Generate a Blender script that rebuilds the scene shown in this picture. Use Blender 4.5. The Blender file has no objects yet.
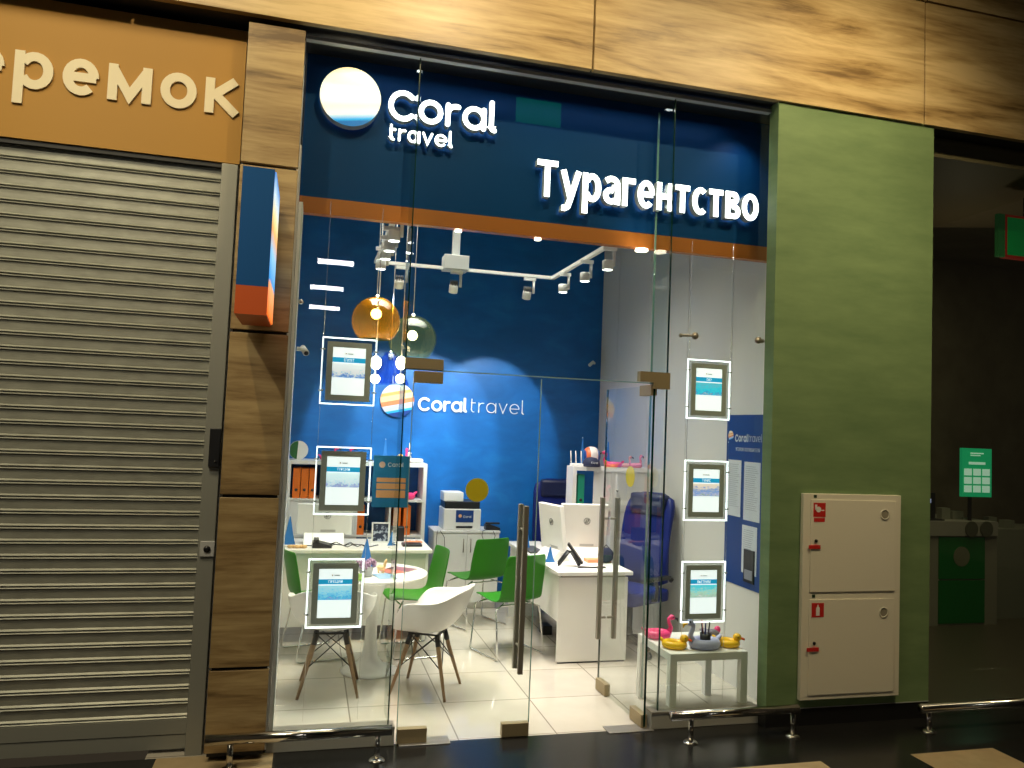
import bpy, bmesh, math, random
from mathutils import Vector, Matrix
random.seed(7)
PI = math.pi
C = bpy.context.scene.collection
S = bpy.context.scene

# ---------------------------------------------------------------- camera
cy, cp, cr = math.radians(14.5), math.radians(3.3), math.radians(-2.35)
fw = Vector((math.sin(cy)*math.cos(cp), math.cos(cy)*math.cos(cp), math.sin(cp)))
rt = Vector((math.cos(cy), -math.sin(cy), 0))
dn = fw.cross(rt)
r2 = math.cos(cr)*rt + math.sin(cr)*dn
d2 = -math.sin(cr)*rt + math.cos(cr)*dn
cam = bpy.data.objects.new('camera', bpy.data.cameras.new('camera'))
C.objects.link(cam)
cam.matrix_world = Matrix(((r2.x, -d2.x, -fw.x, 0), (r2.y, -d2.y, -fw.y, -4.3), (r2.z, -d2.z, -fw.z, 1.72), (0, 0, 0, 1)))
cam.data.lens = 778/1024*36
cam.data.sensor_width = 36
cam.data.clip_start = 0.05
S.camera = cam
# ---------------------------------------------------------------- world, exposure
W = bpy.data.worlds.new('world'); S.world = W; W.use_nodes = True
W.node_tree.nodes['Background'].inputs[0].default_value = (1.0, .78, .5, 1)
W.node_tree.nodes['Background'].inputs[1].default_value = .03
S.view_settings.view_transform = 'Standard'
S.view_settings.look = 'None'
S.view_settings.gamma = 1
S.view_settings.exposure = 0.0
S.view_settings.use_curve_mapping = False

def light(name, kind, loc, energy, color=(1, 1, 1), target=None, size=None, size_y=None, spot=None, blend=.6, spread=None, radius=None):
    l = bpy.data.lights.new(name, kind); l.energy = energy; l.color = color
    if kind == 'AREA':
        l.shape = 'RECTANGLE'; l.size = size; l.size_y = size_y or size
        if spread: l.spread = math.radians(spread)
    if kind == 'SPOT':
        l.spot_size = math.radians(spot); l.spot_blend = blend
    if kind in ('SPOT', 'POINT'): l.shadow_soft_size = radius or .03
    o = bpy.data.objects.new(name, l); C.objects.link(o); o.location = loc
    if target is not None:
        d = Vector(target)-Vector(loc)
        o.rotation_euler = d.to_track_quat('-Z', 'Y').to_euler()
    return o
WARM = (1.0, .79, .45)
# mall: unseen warm fill lights added to brighten the shop fronts
light('mall_fill_spot', 'SPOT', (.8, -1.9, 4.95), 190, WARM, (.85, -.1, 3.9), spot=80, blend=1, radius=.05)
light('mall_fill_spot', 'SPOT', (-1.0, -2.0, 4.95), 115, WARM, (-.6, 0, 2.6), spot=95, blend=1, radius=.05)
light('mall_fill_spot', 'SPOT', (3.1, -1.9, 4.95), 170, WARM, (3.2, -.1, 2.8), spot=90, blend=1, radius=.05)
light('mall_fill_area', 'AREA', (1.2, -1.5, 5.0), 30, (1, .84, .52), (1.2, -2.2, 0), size=5, size_y=.5)
light('mall_fill_spot', 'SPOT', (3.7, -2.0, 4.95), 150, WARM, (3.4, -.1, .9), spot=60, blend=1, radius=.05)  # added to brighten the fire cabinet and lower right
light('mall_fill_spot', 'SPOT', (2.5, -1.9, 4.95), 90, WARM, (2.7, -.1, 4.3), spot=95, blend=1, radius=.05)  # added to brighten the right part of the beam
light('mall_fill_spot', 'SPOT', (-2.0, -3.6, 4.9), 190, (1, .90, .66), (-1.1, 0, 1.0), spot=60, blend=.9, radius=.05)  # added frontal fill for the shutter
light('mall_fill_area', 'AREA', (-2.2, -1.7, 5.0), 45, (1, .90, .62), (-1.6, 0, 1.2), size=1.5, size_y=.5)
# shop: unseen area light added overhead for general fill
light('shop_fill_area', 'AREA', (1.1, 1.5, 3.86), 68, (1, .95, .85), (1.1, 1.5, 0), size=2.2, size_y=1.4, spread=95)

# ---------------------------------------------------------------- materials
MATS = {}
def mat(name, col=(.8, .8, .8), rough=.5, metal=0, emit=0, ecol=None, spec=.5, coat=0):
    if name in MATS: return MATS[name]
    m = bpy.data.materials.new(name); m.use_nodes = True
    b = m.node_tree.nodes['Principled BSDF']
    b.inputs['Base Color'].default_value = (*col, 1)
    b.inputs['Roughness'].default_value = rough
    b.inputs['Metallic'].default_value = metal
    b.inputs['Specular IOR Level'].default_value = spec
    b.inputs['Coat Weight'].default_value = coat
    if emit:
        b.inputs['Emission Color'].default_value = (*(ecol or col), 1)
        b.inputs['Emission Strength'].default_value = emit
    MATS[name] = m
    return m
def N(m, t, **kw):
    n = m.node_tree.nodes.new(t)
    for k, v in kw.items(): setattr(n, k, v)
    return n
def L(m, a, b): m.node_tree.links.new(a, b)
def bsdf(m): return m.node_tree.nodes['Principled BSDF']
def coords(m, scale, out='Object', rot=(0, 0, 0), loc=(0, 0, 0)):
    t = N(m, 'ShaderNodeTexCoord'); mp = N(m, 'ShaderNodeMapping')
    mp.inputs['Scale'].default_value = scale; mp.inputs['Rotation'].default_value = rot; mp.inputs['Location'].default_value = loc
    L(m, t.outputs[out], mp.inputs[0]); return mp.outputs[0]
def ramp(m, fac, stops, interp='LINEAR'):
    r = N(m, 'ShaderNodeValToRGB'); e = r.color_ramp.elements; r.color_ramp.interpolation = interp
    while len(e) < len(stops): e.new(.5)
    for i, (p, c) in enumerate(stops): e[i].position = p; e[i].color = (*c, 1)
    L(m, fac, r.inputs[0]); return r.outputs[0]
def noise(m, vec, scale, detail=4, rough=.5, dist=0):
    n = N(m, 'ShaderNodeTexNoise'); n.inputs['Scale'].default_value = scale; n.inputs['Detail'].default_value = detail
    n.inputs['Roughness'].default_value = rough; n.inputs['Distortion'].default_value = dist
    L(m, vec, n.inputs['Vector']); return n.outputs[0]
def noisy(name, c1, c2, scale, nscale=3, rough=.6, detail=5, lo=.35, hi=.65, bump=0, **kw):
    m = mat(name, c1, rough, **kw)
    f = noise(m, coords(m, scale), nscale, detail, .6)
    L(m, ramp(m, f, [(lo, c1), (hi, c2)]), bsdf(m).inputs['Base Color'])
    if bump:
        b = N(m, 'ShaderNodeBump'); b.inputs['Strength'].default_value = bump; b.inputs['Distance'].default_value = .01
        L(m, f, b.inputs['Height']); L(m, b.outputs[0], bsdf(m).inputs['Normal'])
    return m
def wood(name, dark, mid, light_, k=1.0):
    m = mat(name, mid, .42)
    v = coords(m, (.55*k, 1, 4.2*k))
    a = noise(m, v, 1.6, 8, .62, .6)
    v2 = coords(m, (2.2*k, 1, 26*k)); b = noise(m, v2, 1.5, 5, .6)
    mx = N(m, 'ShaderNodeMath', operation='MULTIPLY_ADD'); mx.inputs[1].default_value = .35
    L(m, b, mx.inputs[0]); L(m, a, mx.inputs[2])
    L(m, ramp(m, mx.outputs[0], [(.48, dark), (.62, mid), (.82, light_)]), bsdf(m).inputs['Base Color'])
    return m
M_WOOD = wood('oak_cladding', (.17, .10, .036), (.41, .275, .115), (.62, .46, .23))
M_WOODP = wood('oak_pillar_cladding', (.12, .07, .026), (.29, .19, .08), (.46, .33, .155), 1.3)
M_GREEN = noisy('green_plaster', (.125, .205, .085), (.19, .285, .125), (1, 1, 4), 2.2, .65, 6, .3, .7, .12)
M_ORANGE = mat('orange_fascia', (.44, .235, .05), .5, spec=.2)
M_CREAM = mat('cream_letter', (.80, .70, .48), .5)
M_SHUT = noisy('galvanised_shutter', (.30, .30, .25), (.38, .38, .32), (1, 1, 3), 8, .42, 3, metal=.35)
M_SHUTF = mat('grey_shutter_frame', (.30, .30, .26), .45, .2)
M_BLACK = mat('black_plastic', (.012, .012, .014), .4)
M_DARK = mat('dark_reveal', (.02, .02, .022), .6)
M_STEEL = mat('polished_steel', (.62, .60, .56), .14, 1)
M_BRUSH = mat('brushed_steel', (.36, .33, .28), .42, .6)
M_BRONZE = mat('bronze_patch_fitting', (.36, .29, .17), .5, .5)
M_CHROME = mat('chrome_wire', (.75, .75, .74), .1, 1)
M_WHITE = mat('white_laminate', (.82, .81, .78), .35)
M_WHITEP = mat('white_plastic', (.84, .83, .80), .3)
M_GREYL = mat('light_grey_plastic', (.5, .5, .49), .4)
M_OFFW = mat('cabinet_cream_paint', (.78, .74, .61), .42)
M_SILL = mat('grey_sill', (.36, .36, .33), .4)
M_SIGN = mat('sign_blue', (.001, .045, .17), .5, spec=.1)
M_SIGNO = mat('sign_orange_stripe', (.40, .115, .012), .4)
M_LIT = mat('lit_white_letter', (1, 1, 1), .4, emit=4.0)
M_LSIDE = mat('letter_return', (.62, .64, .66), .4)
M_BOXB = mat('box_blue', (.01, .09, .30), .6, spec=.15)
M_BOXO = mat('box_orange', (.62, .10, .012), .4)
M_POSTB = mat('poster_blue', (.008, .05, .24), .4)
M_PAPER = mat('paper', (.62, .66, .72), .6)
M_INK = mat('paper_ink', (.30, .33, .40), .6)
M_CHAIRG = mat('green_chair_plastic', (.03, .20, .012), .38, spec=.3)
M_PINK = mat('pink_vinyl', (.85, .06, .22), .35)
M_YEL = mat('yellow_vinyl', (.9, .52, .01), .35)
M_YDISC = mat('yellow_disc', (.72, .60, .02), .5)
M_BINDER = mat('orange_binder', (.78, .17, .012), .45)
M_NAVY = mat('navy_leather', (.008, .018, .15), .38, spec=.25)
M_NAVYH = mat('navy_headrest', (.01, .017, .075), .4)
M_PENN = mat('blue_pennant', (.03, .20, .60), .5)
M_LILAC = mat('lilac_vinyl', (.48, .50, .74), .35)
M_GBIND = mat('green_binder', (.01, .28, .17), .45)
M_LEGW = mat('beech_leg', (.30, .19, .10), .55)
M_CLOTHN = mat('navy_cloth', (.01, .015, .05), .8)
M_RED = mat('red_marking', (.55, .02, .015), .5)
M_SKIN = mat('orange_paper', (.8, .32, .16), .6)
M_BULB = mat('glowing_bulb', (1, .85, .6), .4, emit=14, ecol=(1, .82, .52))
M_LENS = mat('spotlight_lens', (1, 1, 1), .4, emit=12, ecol=(1, .98, .94))
M_LENSOFF = mat('spotlight_fins', (.08, .08, .08), .5)
M_FLOW = mat('lavender', (.45, .28, .42), .8)
M_SCREEN = mat('display_white', (.9, .9, .9), .4, emit=.95, ecol=(.93, .98, 1))
M_SCRBLUE = mat('display_blue_band', (.02, .42, .72), .4, emit=.75, ecol=(.01, .30, .60))
M_GLOW = mat('display_light_edge', (1, 1, 1), .4, emit=2.2, ecol=(.95, .98, 1))
M_BEZEL = mat('display_grey_border', (.42, .43, .40), .6)
M_GLASSE = mat('glass_edge', (.004, .03, .02), .15)
M_GLASSL = mat('glass_edge_light', (.25, .42, .38), .15)

def glass(name, tint=(.93, .97, .95), ior=1.75, rough=0.0, milk=0, mcol=None):
    m = bpy.data.materials.new(name); m.use_nodes = True; nt = m.node_tree; nt.nodes.clear()
    out = N(m, 'ShaderNodeOutputMaterial'); mix = N(m, 'ShaderNodeMixShader'); tr = N(m, 'ShaderNodeBsdfTransparent'); gl = N(m, 'ShaderNodeBsdfGlossy')
    tr.inputs[0].default_value = (*tint, 1); gl.inputs['Roughness'].default_value = rough
    g = N(m, 'ShaderNodeNewGeometry'); fr = N(m, 'ShaderNodeFresnel'); fr.inputs[0].default_value = ior
    sub = N(m, 'ShaderNodeMath', operation='SUBTRACT'); sub.inputs[0].default_value = 1; L(m, g.outputs['Backfacing'], sub.inputs[1])
    mu = N(m, 'ShaderNodeMath', operation='MULTIPLY'); L(m, fr.outputs[0], mu.inputs[0]); L(m, sub.outputs[0], mu.inputs[1])
    L(m, mu.outputs[0], mix.inputs[0]); L(m, tr.outputs[0], mix.inputs[1]); L(m, gl.outputs[0], mix.inputs[2]); 
    if milk:
        tl = N(m, 'ShaderNodeBsdfTranslucent'); tl.inputs[0].default_value = (*(mcol or tint), 1); m2 = N(m, 'ShaderNodeMixShader'); m2.inputs[0].default_value = milk
        L(m, mix.outputs[0], m2.inputs[1]); L(m, tl.outputs[0], m2.inputs[2]); L(m, m2.outputs[0], out.inputs[0])
    else: L(m, mix.outputs[0], out.inputs[0])
    MATS[name] = m; return m
M_GLASS = glass('clear_glass')
M_GDOOR = glass('door_glass', (.95, .975, .965), 1.6)
M_AMBER = glass('amber_glass', (1, .72, .22), 1.7, milk=.08, mcol=(.9, .42, .03))
M_SMOKE = glass('smoky_green_glass', (.86, .92, .66), 1.7, milk=.05, mcol=(.45, .55, .25))
M_BLUEG = glass('blue_glass', (.40, .58, 1), 1.7, milk=.1, mcol=(.1, .25, .8))
M_ACRYL = glass('acrylic', (.90, .93, .93), 1.4)

# ---------------------------------------------------------------- mesh builder
class MB:
    def __init__(s): s.bm = bmesh.new(); s.mats = []
    def mi(s, m):
        if m is None: return 0
        if m not in s.mats: s.mats.append(m)
        return s.mats.index(m)
    def box(s, a, b, m=None, bev=0, rot=None, smooth=False):
        x0, y0, z0 = a; x1, y1, z1 = b
        r = bmesh.ops.create_cube(s.bm, size=1)
        vs = r['verts']
        for v in vs: v.co = Vector(((x0+x1)/2+v.co.x*(x1-x0), (y0+y1)/2+v.co.y*(y1-y0), (z0+z1)/2+v.co.z*(z1-z0)))
        fs = list({f for v in vs for f in v.link_faces})
        k = s.mi(m)
        for f in fs: f.material_index = k
        if bev:
            es = list({e for v in vs for e in v.link_edges})
            rr = bmesh.ops.bevel(s.bm, geom=es, offset=bev, segments=2, affect='EDGES', profile=.7)
            for f in rr['faces']: f.material_index = k; f.smooth = True
            vs = list({v for f in rr['faces'] for v in f.verts} | {v for v in vs if v.is_valid})
        if rot is not None:
            for v in vs: v.co = rot @ v.co
        return s
    def faces(s, vs, fs, m=None, smooth=False):
        bv = [s.bm.verts.new(v) for v in vs]; k = s.mi(m)
        for f in fs:
            try: q = s.bm.faces.new([bv[i] for i in f]); q.material_index = k; q.smooth = smooth
            except ValueError: pass
        return s
    def prism(s, pts, d, m=None, axis='y', y0=0, side=None):
        # pts in (x,z) for axis y ; extruded from y0 to y0+d
        n = len(pts)
        def P(p, t):
            if axis == 'y': return (p[0], t, p[1])
            if axis == 'x': return (t, p[0], p[1])
            return (p[0], p[1], t)
        vs = [P(p, y0) for p in pts]+[P(p, y0+d) for p in pts]
        s.faces(vs, [list(range(n)), list(range(2*n-1, n-1, -1))], m)
        s.faces(vs, [(i, i+n, (i+1) % n+n, (i+1) % n) for i in range(n)], side or m)
        return s
    def tube(s, pts, r, m=None, n=8, closed=False, caps=True):
        pts = [Vector(p) for p in pts]; k = len(pts); rs = r if isinstance(r, (list, tuple)) else [r]*k
        vs = []; up = None
        for i, p in enumerate(pts):
            if closed: t = (pts[(i+1) % k]-pts[i-1])
            else: t = pts[min(i+1, k-1)]-pts[max(i-1, 0)]
            t.normalize()
            if up is None: up = Vector((0, 0, 1)) if abs(t.z) < .9 else Vector((1, 0, 0))
            u = t.cross(up)
            if u.length < 1e-5: u = t.cross(Vector((0, 1, 0)))
            u.normalize(); w = u.cross(t).normalized(); up = w
            for j in range(n):
                a = 2*PI*j/n; vs.append(p+rs[i]*(math.cos(a)*u+math.sin(a)*w))
        fs = []
        for i in range(k if closed else k-1):
            for j in range(n):
                a = i*n+j; b = i*n+(j+1) % n; c = ((i+1) % k)*n+(j+1) % n; d = ((i+1) % k)*n+j
                fs.append((a, b, c, d))
        if caps and not closed: fs += [tuple(range(n-1, -1, -1)), tuple(range((k-1)*n, k*n))]
        s.faces(vs, fs, m, True); return s
    def cyl(s, p0, p1, r, m=None, n=16, r1=None): return s.tube([p0, p1], [r, r if r1 is None else r1], m, n)
    def lathe(s, prof, m=None, n=28, c=(0, 0, 0), axis='z'):
        vs = []; k = len(prof)
        for r, z in prof:
            for j in range(n):
                a = 2*PI*j/n; x, y = r*math.cos(a), r*math.sin(a)
                vs.append((c[0]+x, c[1]+y, c[2]+z) if axis == 'z' else ((c[0]+x, c[1]+z, c[2]+y) if axis == 'y' else (c[0]+z, c[1]+x, c[2]+y)))
        fs = [(i*n+j, i*n+(j+1) % n, (i+1)*n+(j+1) % n, (i+1)*n+j) for i in range(k-1) for j in range(n)]
        s.faces(vs, fs, m, True); return s
    def ball(s, c, r, m=None, u=16, v=10, rot=None):
        if not isinstance(r, (tuple, list)): r = (r, r, r)
        mt = Matrix.Translation(c) @ (rot.to_4x4() if rot is not None else Matrix.Identity(4)) @ Matrix.Diagonal((*r, 1))
        q = bmesh.ops.create_uvsphere(s.bm, u_segments=u, v_segments=v, radius=1, matrix=mt)
        k = s.mi(m)
        for f in {f for w in q['verts'] for f in w.link_faces}: f.material_index = k; f.smooth = True
        return s
    def grid(s, fn, nu, nv, m=None, closeu=False):
        vs = [fn(i/nu, j/nv) for i in range(nu+(0 if closeu else 1)) for j in range(nv+1)]
        c = nu if closeu else nu+1
        fs = [(i*(nv+1)+j, ((i+1) % c)*(nv+1)+j, ((i+1) % c)*(nv+1)+j+1, i*(nv+1)+j+1) for i in range(nu) for j in range(nv)]
        s.faces(vs, fs, m, True); return s
    def build(s, name, m=None, parent=None, loc=(0, 0, 0), rz=0, kind=None, recalc=True):
        if recalc: bmesh.ops.recalc_face_normals(s.bm, faces=s.bm.faces)
        me = bpy.data.meshes.new(name); s.bm.to_mesh(me); s.bm.free()
        ms = list(s.mats)
        if not ms: ms = [m]
        for x in ms: me.materials.append(x if x is not None else m)
        o = bpy.data.objects.new(name, me); C.objects.link(o); o.location = loc; o.rotation_euler = (0, 0, rz)
        if parent: o.parent = parent
        if kind: o['kind'] = kind
        return o
def tag(o, label, cat, group=None):
    o['label'] = label; o['category'] = cat
    if group: o['group'] = group
    return o
def thing(name, label, cat, loc=(0, 0, 0), rz=0, group=None, rot=None):
    o = bpy.data.objects.new(name, None); C.objects.link(o); o.location = loc; o.rotation_euler = rot or (0, 0, rz); o.empty_display_size = .1
    return tag(o, label, cat, group)
def struct(name, mb, m=None, **kw):
    return mb.build(name, m, kind='structure', **kw)
def kids(o): return [c for c in C.objects if c.parent == o]
def copy_tree(o, parent=None):
    c = o.copy(); C.objects.link(c); c.parent = parent
    for k in kids(o): copy_tree(k, c)
    return c
def dup(o, loc, label, rz=None, group=None):
    c = copy_tree(o); c.location = loc; c['label'] = label
    if rz is not None: c.rotation_euler = (0, 0, rz)
    if group: c['group'] = group
    return c
def solid(o, t, off=0):
    md = o.modifiers.new('solid', 'SOLIDIFY'); md.thickness = t; md.offset = off; return o
def subsurf(o, n=1):
    md = o.modifiers.new('sub', 'SUBSURF'); md.levels = n; md.render_levels = n; return o

# ---------------------------------------------------------------- writing
def txt(name, body, m, parent, x0, x1, z0, z1, y=0, d=.004, bold=0, side=None, kind=None, shear=0):
    cu = bpy.data.curves.new(name, 'FONT'); cu.body = body; cu.size = 1; cu.extrude = .5; cu.offset = bold; cu.resolution_u = 3; cu.shear = shear
    t = bpy.data.objects.new(name, cu); C.objects.link(t)
    bpy.context.view_layer.update()
    me = bpy.data.meshes.new_from_object(t.evaluated_get(bpy.context.evaluated_depsgraph_get()))
    bpy.data.objects.remove(t); bpy.data.curves.remove(cu)
    xs = [v.co.x for v in me.vertices]; ys = [v.co.y for v in me.vertices]
    ax, bx, ay, by = min(xs), max(xs), min(ys), max(ys)
    for v in me.vertices:
        v.co = Vector((x0+(v.co.x-ax)/(bx-ax)*(x1-x0), y-d*(v.co.z+.5), z0+(v.co.y-ay)/(by-ay)*(z1-z0)))
    me.materials.clear(); me.materials.append(m)
    if side:
        me.materials.append(side); me.update()
        for p in me.polygons:
            if not (abs(p.normal.y) > .9 and p.center.y < y-d*.9): p.material_index = 1
    o = bpy.data.objects.new(name, me); C.objects.link(o); o.parent = parent
    return o
def arc(cx, cz, rx, rz, a0, a1, n=18):
    return [(cx+rx*math.cos(math.radians(a0+(a1-a0)*i/n)), cz+rz*math.sin(math.radians(a0+(a1-a0)*i/n))) for i in range(n+1)]
def glyph(ch):
    if ch == 'C': return [arc(.62, .62, .62, .66, 45, 315)], 1.14
    if ch == 'o': return [arc(.5, .5, .5, .5, 0, 360)], 1.0
    if ch == 'r': return [[(0, 0), (0, 1)], arc(.42, .55, .42, .42, 180, 75, 8)], .50
    if ch == 'a': return [arc(.5, .5, .5, .5, 0, 360), [(1.0, 1.0), (1.0, 0)]], 1.02
    if ch == 'l': return [[(0, 1.45), (0, .18)]+arc(.17, .18, .17, .18, 180, 270, 5)], .2
    if ch == 't': return [[(0, 1.35), (0, .25)]+arc(.24, .25, .24, .25, 180, 275, 6), [(-.05, .96), (.38, .96)]], .42
    if ch == 'v': return [[(0, 1), (.42, 0), (.84, 1)]], .84
    if ch == 'e': return [arc(.5, .5, .5, .5, -50, -360, 20), [(.02, .5), (.98, .5)]], 1.0
def glyph2(ch, w):
    h = w/2; R = .40; top = 1-h; CAP = 1.26-h
    oval = lambda a0, a1, n=20: arc(R, .5, R-h, .5-h, a0, a1, n)
    if ch == 'Т': return [[(0, CAP), (.98, CAP)], [(.49, CAP), (.49, 0)]], .98
    if ch == 'у': return [[(.10, 1), (.46, .04)], [(.84, 1), (.46, .0), (.34, -.26), (.20, -.32), (.06, -.31)]], .90
    if ch == 'р': return [[(h, 1), (h, -.42)], arc(.44, .5, .40-h, .5-h, 150, -150, 18)], .84
    if ch == 'а': return [[(.10, .80)]+arc(.38, .66, .30, .34-h, 115, 0, 8)+[(.68, 0)], arc(.36, .30, .36-h, .30-h, 60, 300, 12)+[(.68, .18)], [(.40, .585), (.68, .60)]], .68+h
    if ch == 'г': return [[(h, 1), (h, 0)], [(h, top), (.62, top)]], .60
    if ch == 'е': return [oval(-45, -360, 20), [(h, .5), (.8-h*.6, .5)]], .80
    if ch == 'н': return [[(h, 1), (h, 0)], [(.76-h, 1), (.76-h, 0)], [(h, .5), (.76-h, .5)]], .76
    if ch == 'т': return [[(0, top), (.74, top)], [(.37, top), (.37, 0)]], .74
    if ch == 'с': return [arc(R, .5, R-h, .5-h, 50, 310, 18)], .68
    if ch == 'в': return [[(h, 1), (h, 0)], [(h, top), (.36, top)]+arc(.40, .76, .22-h*.6, .24-h, 90, -90, 8)+[(h, .52)], [(h, .5), (.42, .5)]+arc(.44, .27, .27-h*.6, .27-h, 90, -90, 8)+[(h, h)]], .72
    if ch == 'о': return [arc(.42, .5, .42-h, .5-h, 0, 360, 26)], .84
    if ch == 'м': return [[(h, 0), (h, 1)], [(.98-h, 0), (.98-h, 1)], [(h*1.1, 1-h*1.1), (.49, .16), (.98-h*1.1, 1-h*1.1)]], .98
    if ch == 'к': return [[(h, 1), (h, 0)], [(.70, .98), (h+.08, .50)], [(h+.12, .56), (.74, .02)]], .80
def word2(name, s, parent, m, x0, x1, z0, k, w, y, d, side, gap=.12):
    mb = MB(); x = 0; tot = 0
    gs = []
    for ch in s:
        g, a = glyph2(ch, w); gs.append((x, g)); x += a+gap
    kx = (x1-x0)/(x-gap)
    objs = []
    for ox, g in gs:
        mb = MB(); strokes(mb, [[(p[0]*kx/k, p[1]) for p in pl] for pl in g], w, x0+ox*kx, z0, k, y, d, m, side, False)
        objs.append(mb.build(name, m, parent, recalc=False))
    return objs
def word(s, w, gap):
    x = 0; out = []
    for ch in s:
        g, a = glyph(ch)
        out += [[(p[0]+x, p[1]) for p in pl] for pl in g]; x += a+gap+w
    return out, x-gap-w
def strokes(mb, pls, w, x0, z0, k, y, d, m, side=None, rnd=True):
    h = w/2*k
    d0_ = d
    for ip, pl in enumerate(pls):
        d = d0_-ip*d0_*.004
        pts = [Vector((x0+p[0]*k, z0+p[1]*k)) for p in pl]
        closed = (pts[0]-pts[-1]).length < 1e-4
        if closed: pts = pts[:-1]
        n = len(pts); lft = []; rgt = []
        for i, p in enumerate(pts):
            a = pts[i-1] if (i > 0 or closed) else None; b = pts[(i+1) % n] if (i < n-1 or closed) else None
            d0 = (p-a).normalized() if a is not None else None; d1 = (b-p).normalized() if b is not None else None
            if d0 is None: d0 = d1
            if d1 is None: d1 = d0
            t = (d0+d1).normalized(); nn = Vector((-t.y, t.x)); sc = min(2.2, 1/max(.3, nn.dot(Vector((-d0.y, d0.x)))))
            lft.append(p+nn*h*sc); rgt.append(p-nn*h*sc)
        vs = [(q.x, y-d, q.y) for q in lft]+[(q.x, y-d, q.y) for q in rgt]+[(q.x, y, q.y) for q in lft]+[(q.x, y, q.y) for q in rgt]
        rg = range(n if closed else n-1)
        mb.faces(vs, [(i, n+i, n+(i+1) % n, (i+1) % n) for i in rg], m)
        mb.faces(vs, [(i, (i+1) % n, 2*n+(i+1) % n, 2*n+i) for i in rg]+[(n+i, 3*n+i, 3*n+(i+1) % n, n+(i+1) % n) for i in rg], side or m)
        if not closed:
            mb.faces(vs, [(0, 2*n, 3*n, n), (n-1, 2*n-1, 4*n-1, 3*n-1)], side or m)
            for q in ((pts[0], pts[-1]) if rnd else ()):
                mb.prism([(q.x+h*math.cos(a*PI/6), q.y+h*math.sin(a*PI/6)) for a in range(12)], d-.0004, m, 'y', y-d+.0004, side)
def word_obj(name, s, parent, m, x0, z0, width, weight, y=0, d=.004, side=None, gap=.22, hscale=1.0):
    pls, tot = word(s, weight, gap); k = width/(tot+weight)
    mb = MB(); strokes(mb, pls, weight, x0+weight/2*k, z0, k, y, d, m, side)
    o = mb.build(name, m, parent, recalc=False)
    if hscale != 1:
        for v in o.data.vertices: v.co.z = z0+(v.co.z-z0)*hscale
    return o

def logo_mat(name, emit, k=1.0):
    m = mat(name, (1, 1, 1), .4)
    t = N(m, 'ShaderNodeTexCoord'); sp = N(m, 'ShaderNodeSeparateXYZ'); L(m, t.outputs['Generated'], sp.inputs[0])
    ad = N(m, 'ShaderNodeMath', operation='MULTIPLY_ADD'); ad.inputs[1].default_value = -.22
    L(m, sp.outputs[0], ad.inputs[0]); L(m, sp.outputs[2], ad.inputs[2])
    c = ramp(m, ad.outputs[0], [(0, (.01, .05, .25)), (.03, (.02, .38, .85)), (.10, (.55, .60, .85)), (.26, (.85, .25, .10)), (.40, (1, .68, .35)), (.56, (.95, .42, .12)), (.66, (1, .86, .60))], 'CONSTANT')
    L(m, c, bsdf(m).inputs['Base Color'])
    if emit: L(m, c, bsdf(m).inputs['Emission Color']); bsdf(m).inputs['Emission Strength'].default_value = emit
    return m
def logo_mat_sign():
    m = mat('sign_sun_logo', (1, 1, 1), .4)
    t = N(m, 'ShaderNodeTexCoord'); sp = N(m, 'ShaderNodeSeparateXYZ'); L(m, t.outputs['Generated'], sp.inputs[0])
    ad = N(m, 'ShaderNodeMath', operation='MULTIPLY_ADD'); ad.inputs[1].default_value = -.16
    L(m, sp.outputs[0], ad.inputs[0]); L(m, sp.outputs[2], ad.inputs[2])
    c = ramp(m, ad.outputs[0], [(0, (.0, .10, .30)), (.04, (.01, .30, .62)), (.17, (.9, .75, .68)), (.27, (1, .80, .55)), (.40, (1, .95, .80)), (.8, (1, .9, .65)), (.9, (1, .75, .35))])
    L(m, c, bsdf(m).inputs['Base Color']); L(m, c, bsdf(m).inputs['Emission Color'])
    bsdf(m).inputs['Emission Strength'].default_value = 1.25
    return m
M_LOGOS = logo_mat_sign()
M_LOGO = logo_mat('sun_logo_print', 0)
def disc(name, r, d, m, parent, x, y, z, side=None, n=40):
    mb = MB(); mb.prism([(r*math.cos(2*PI*i/n), r*math.sin(2*PI*i/n)) for i in range(n)], d, m, 'y', -d, side)
    o = mb.build(name, m, parent); o.location = (x, y, z); return o

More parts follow.
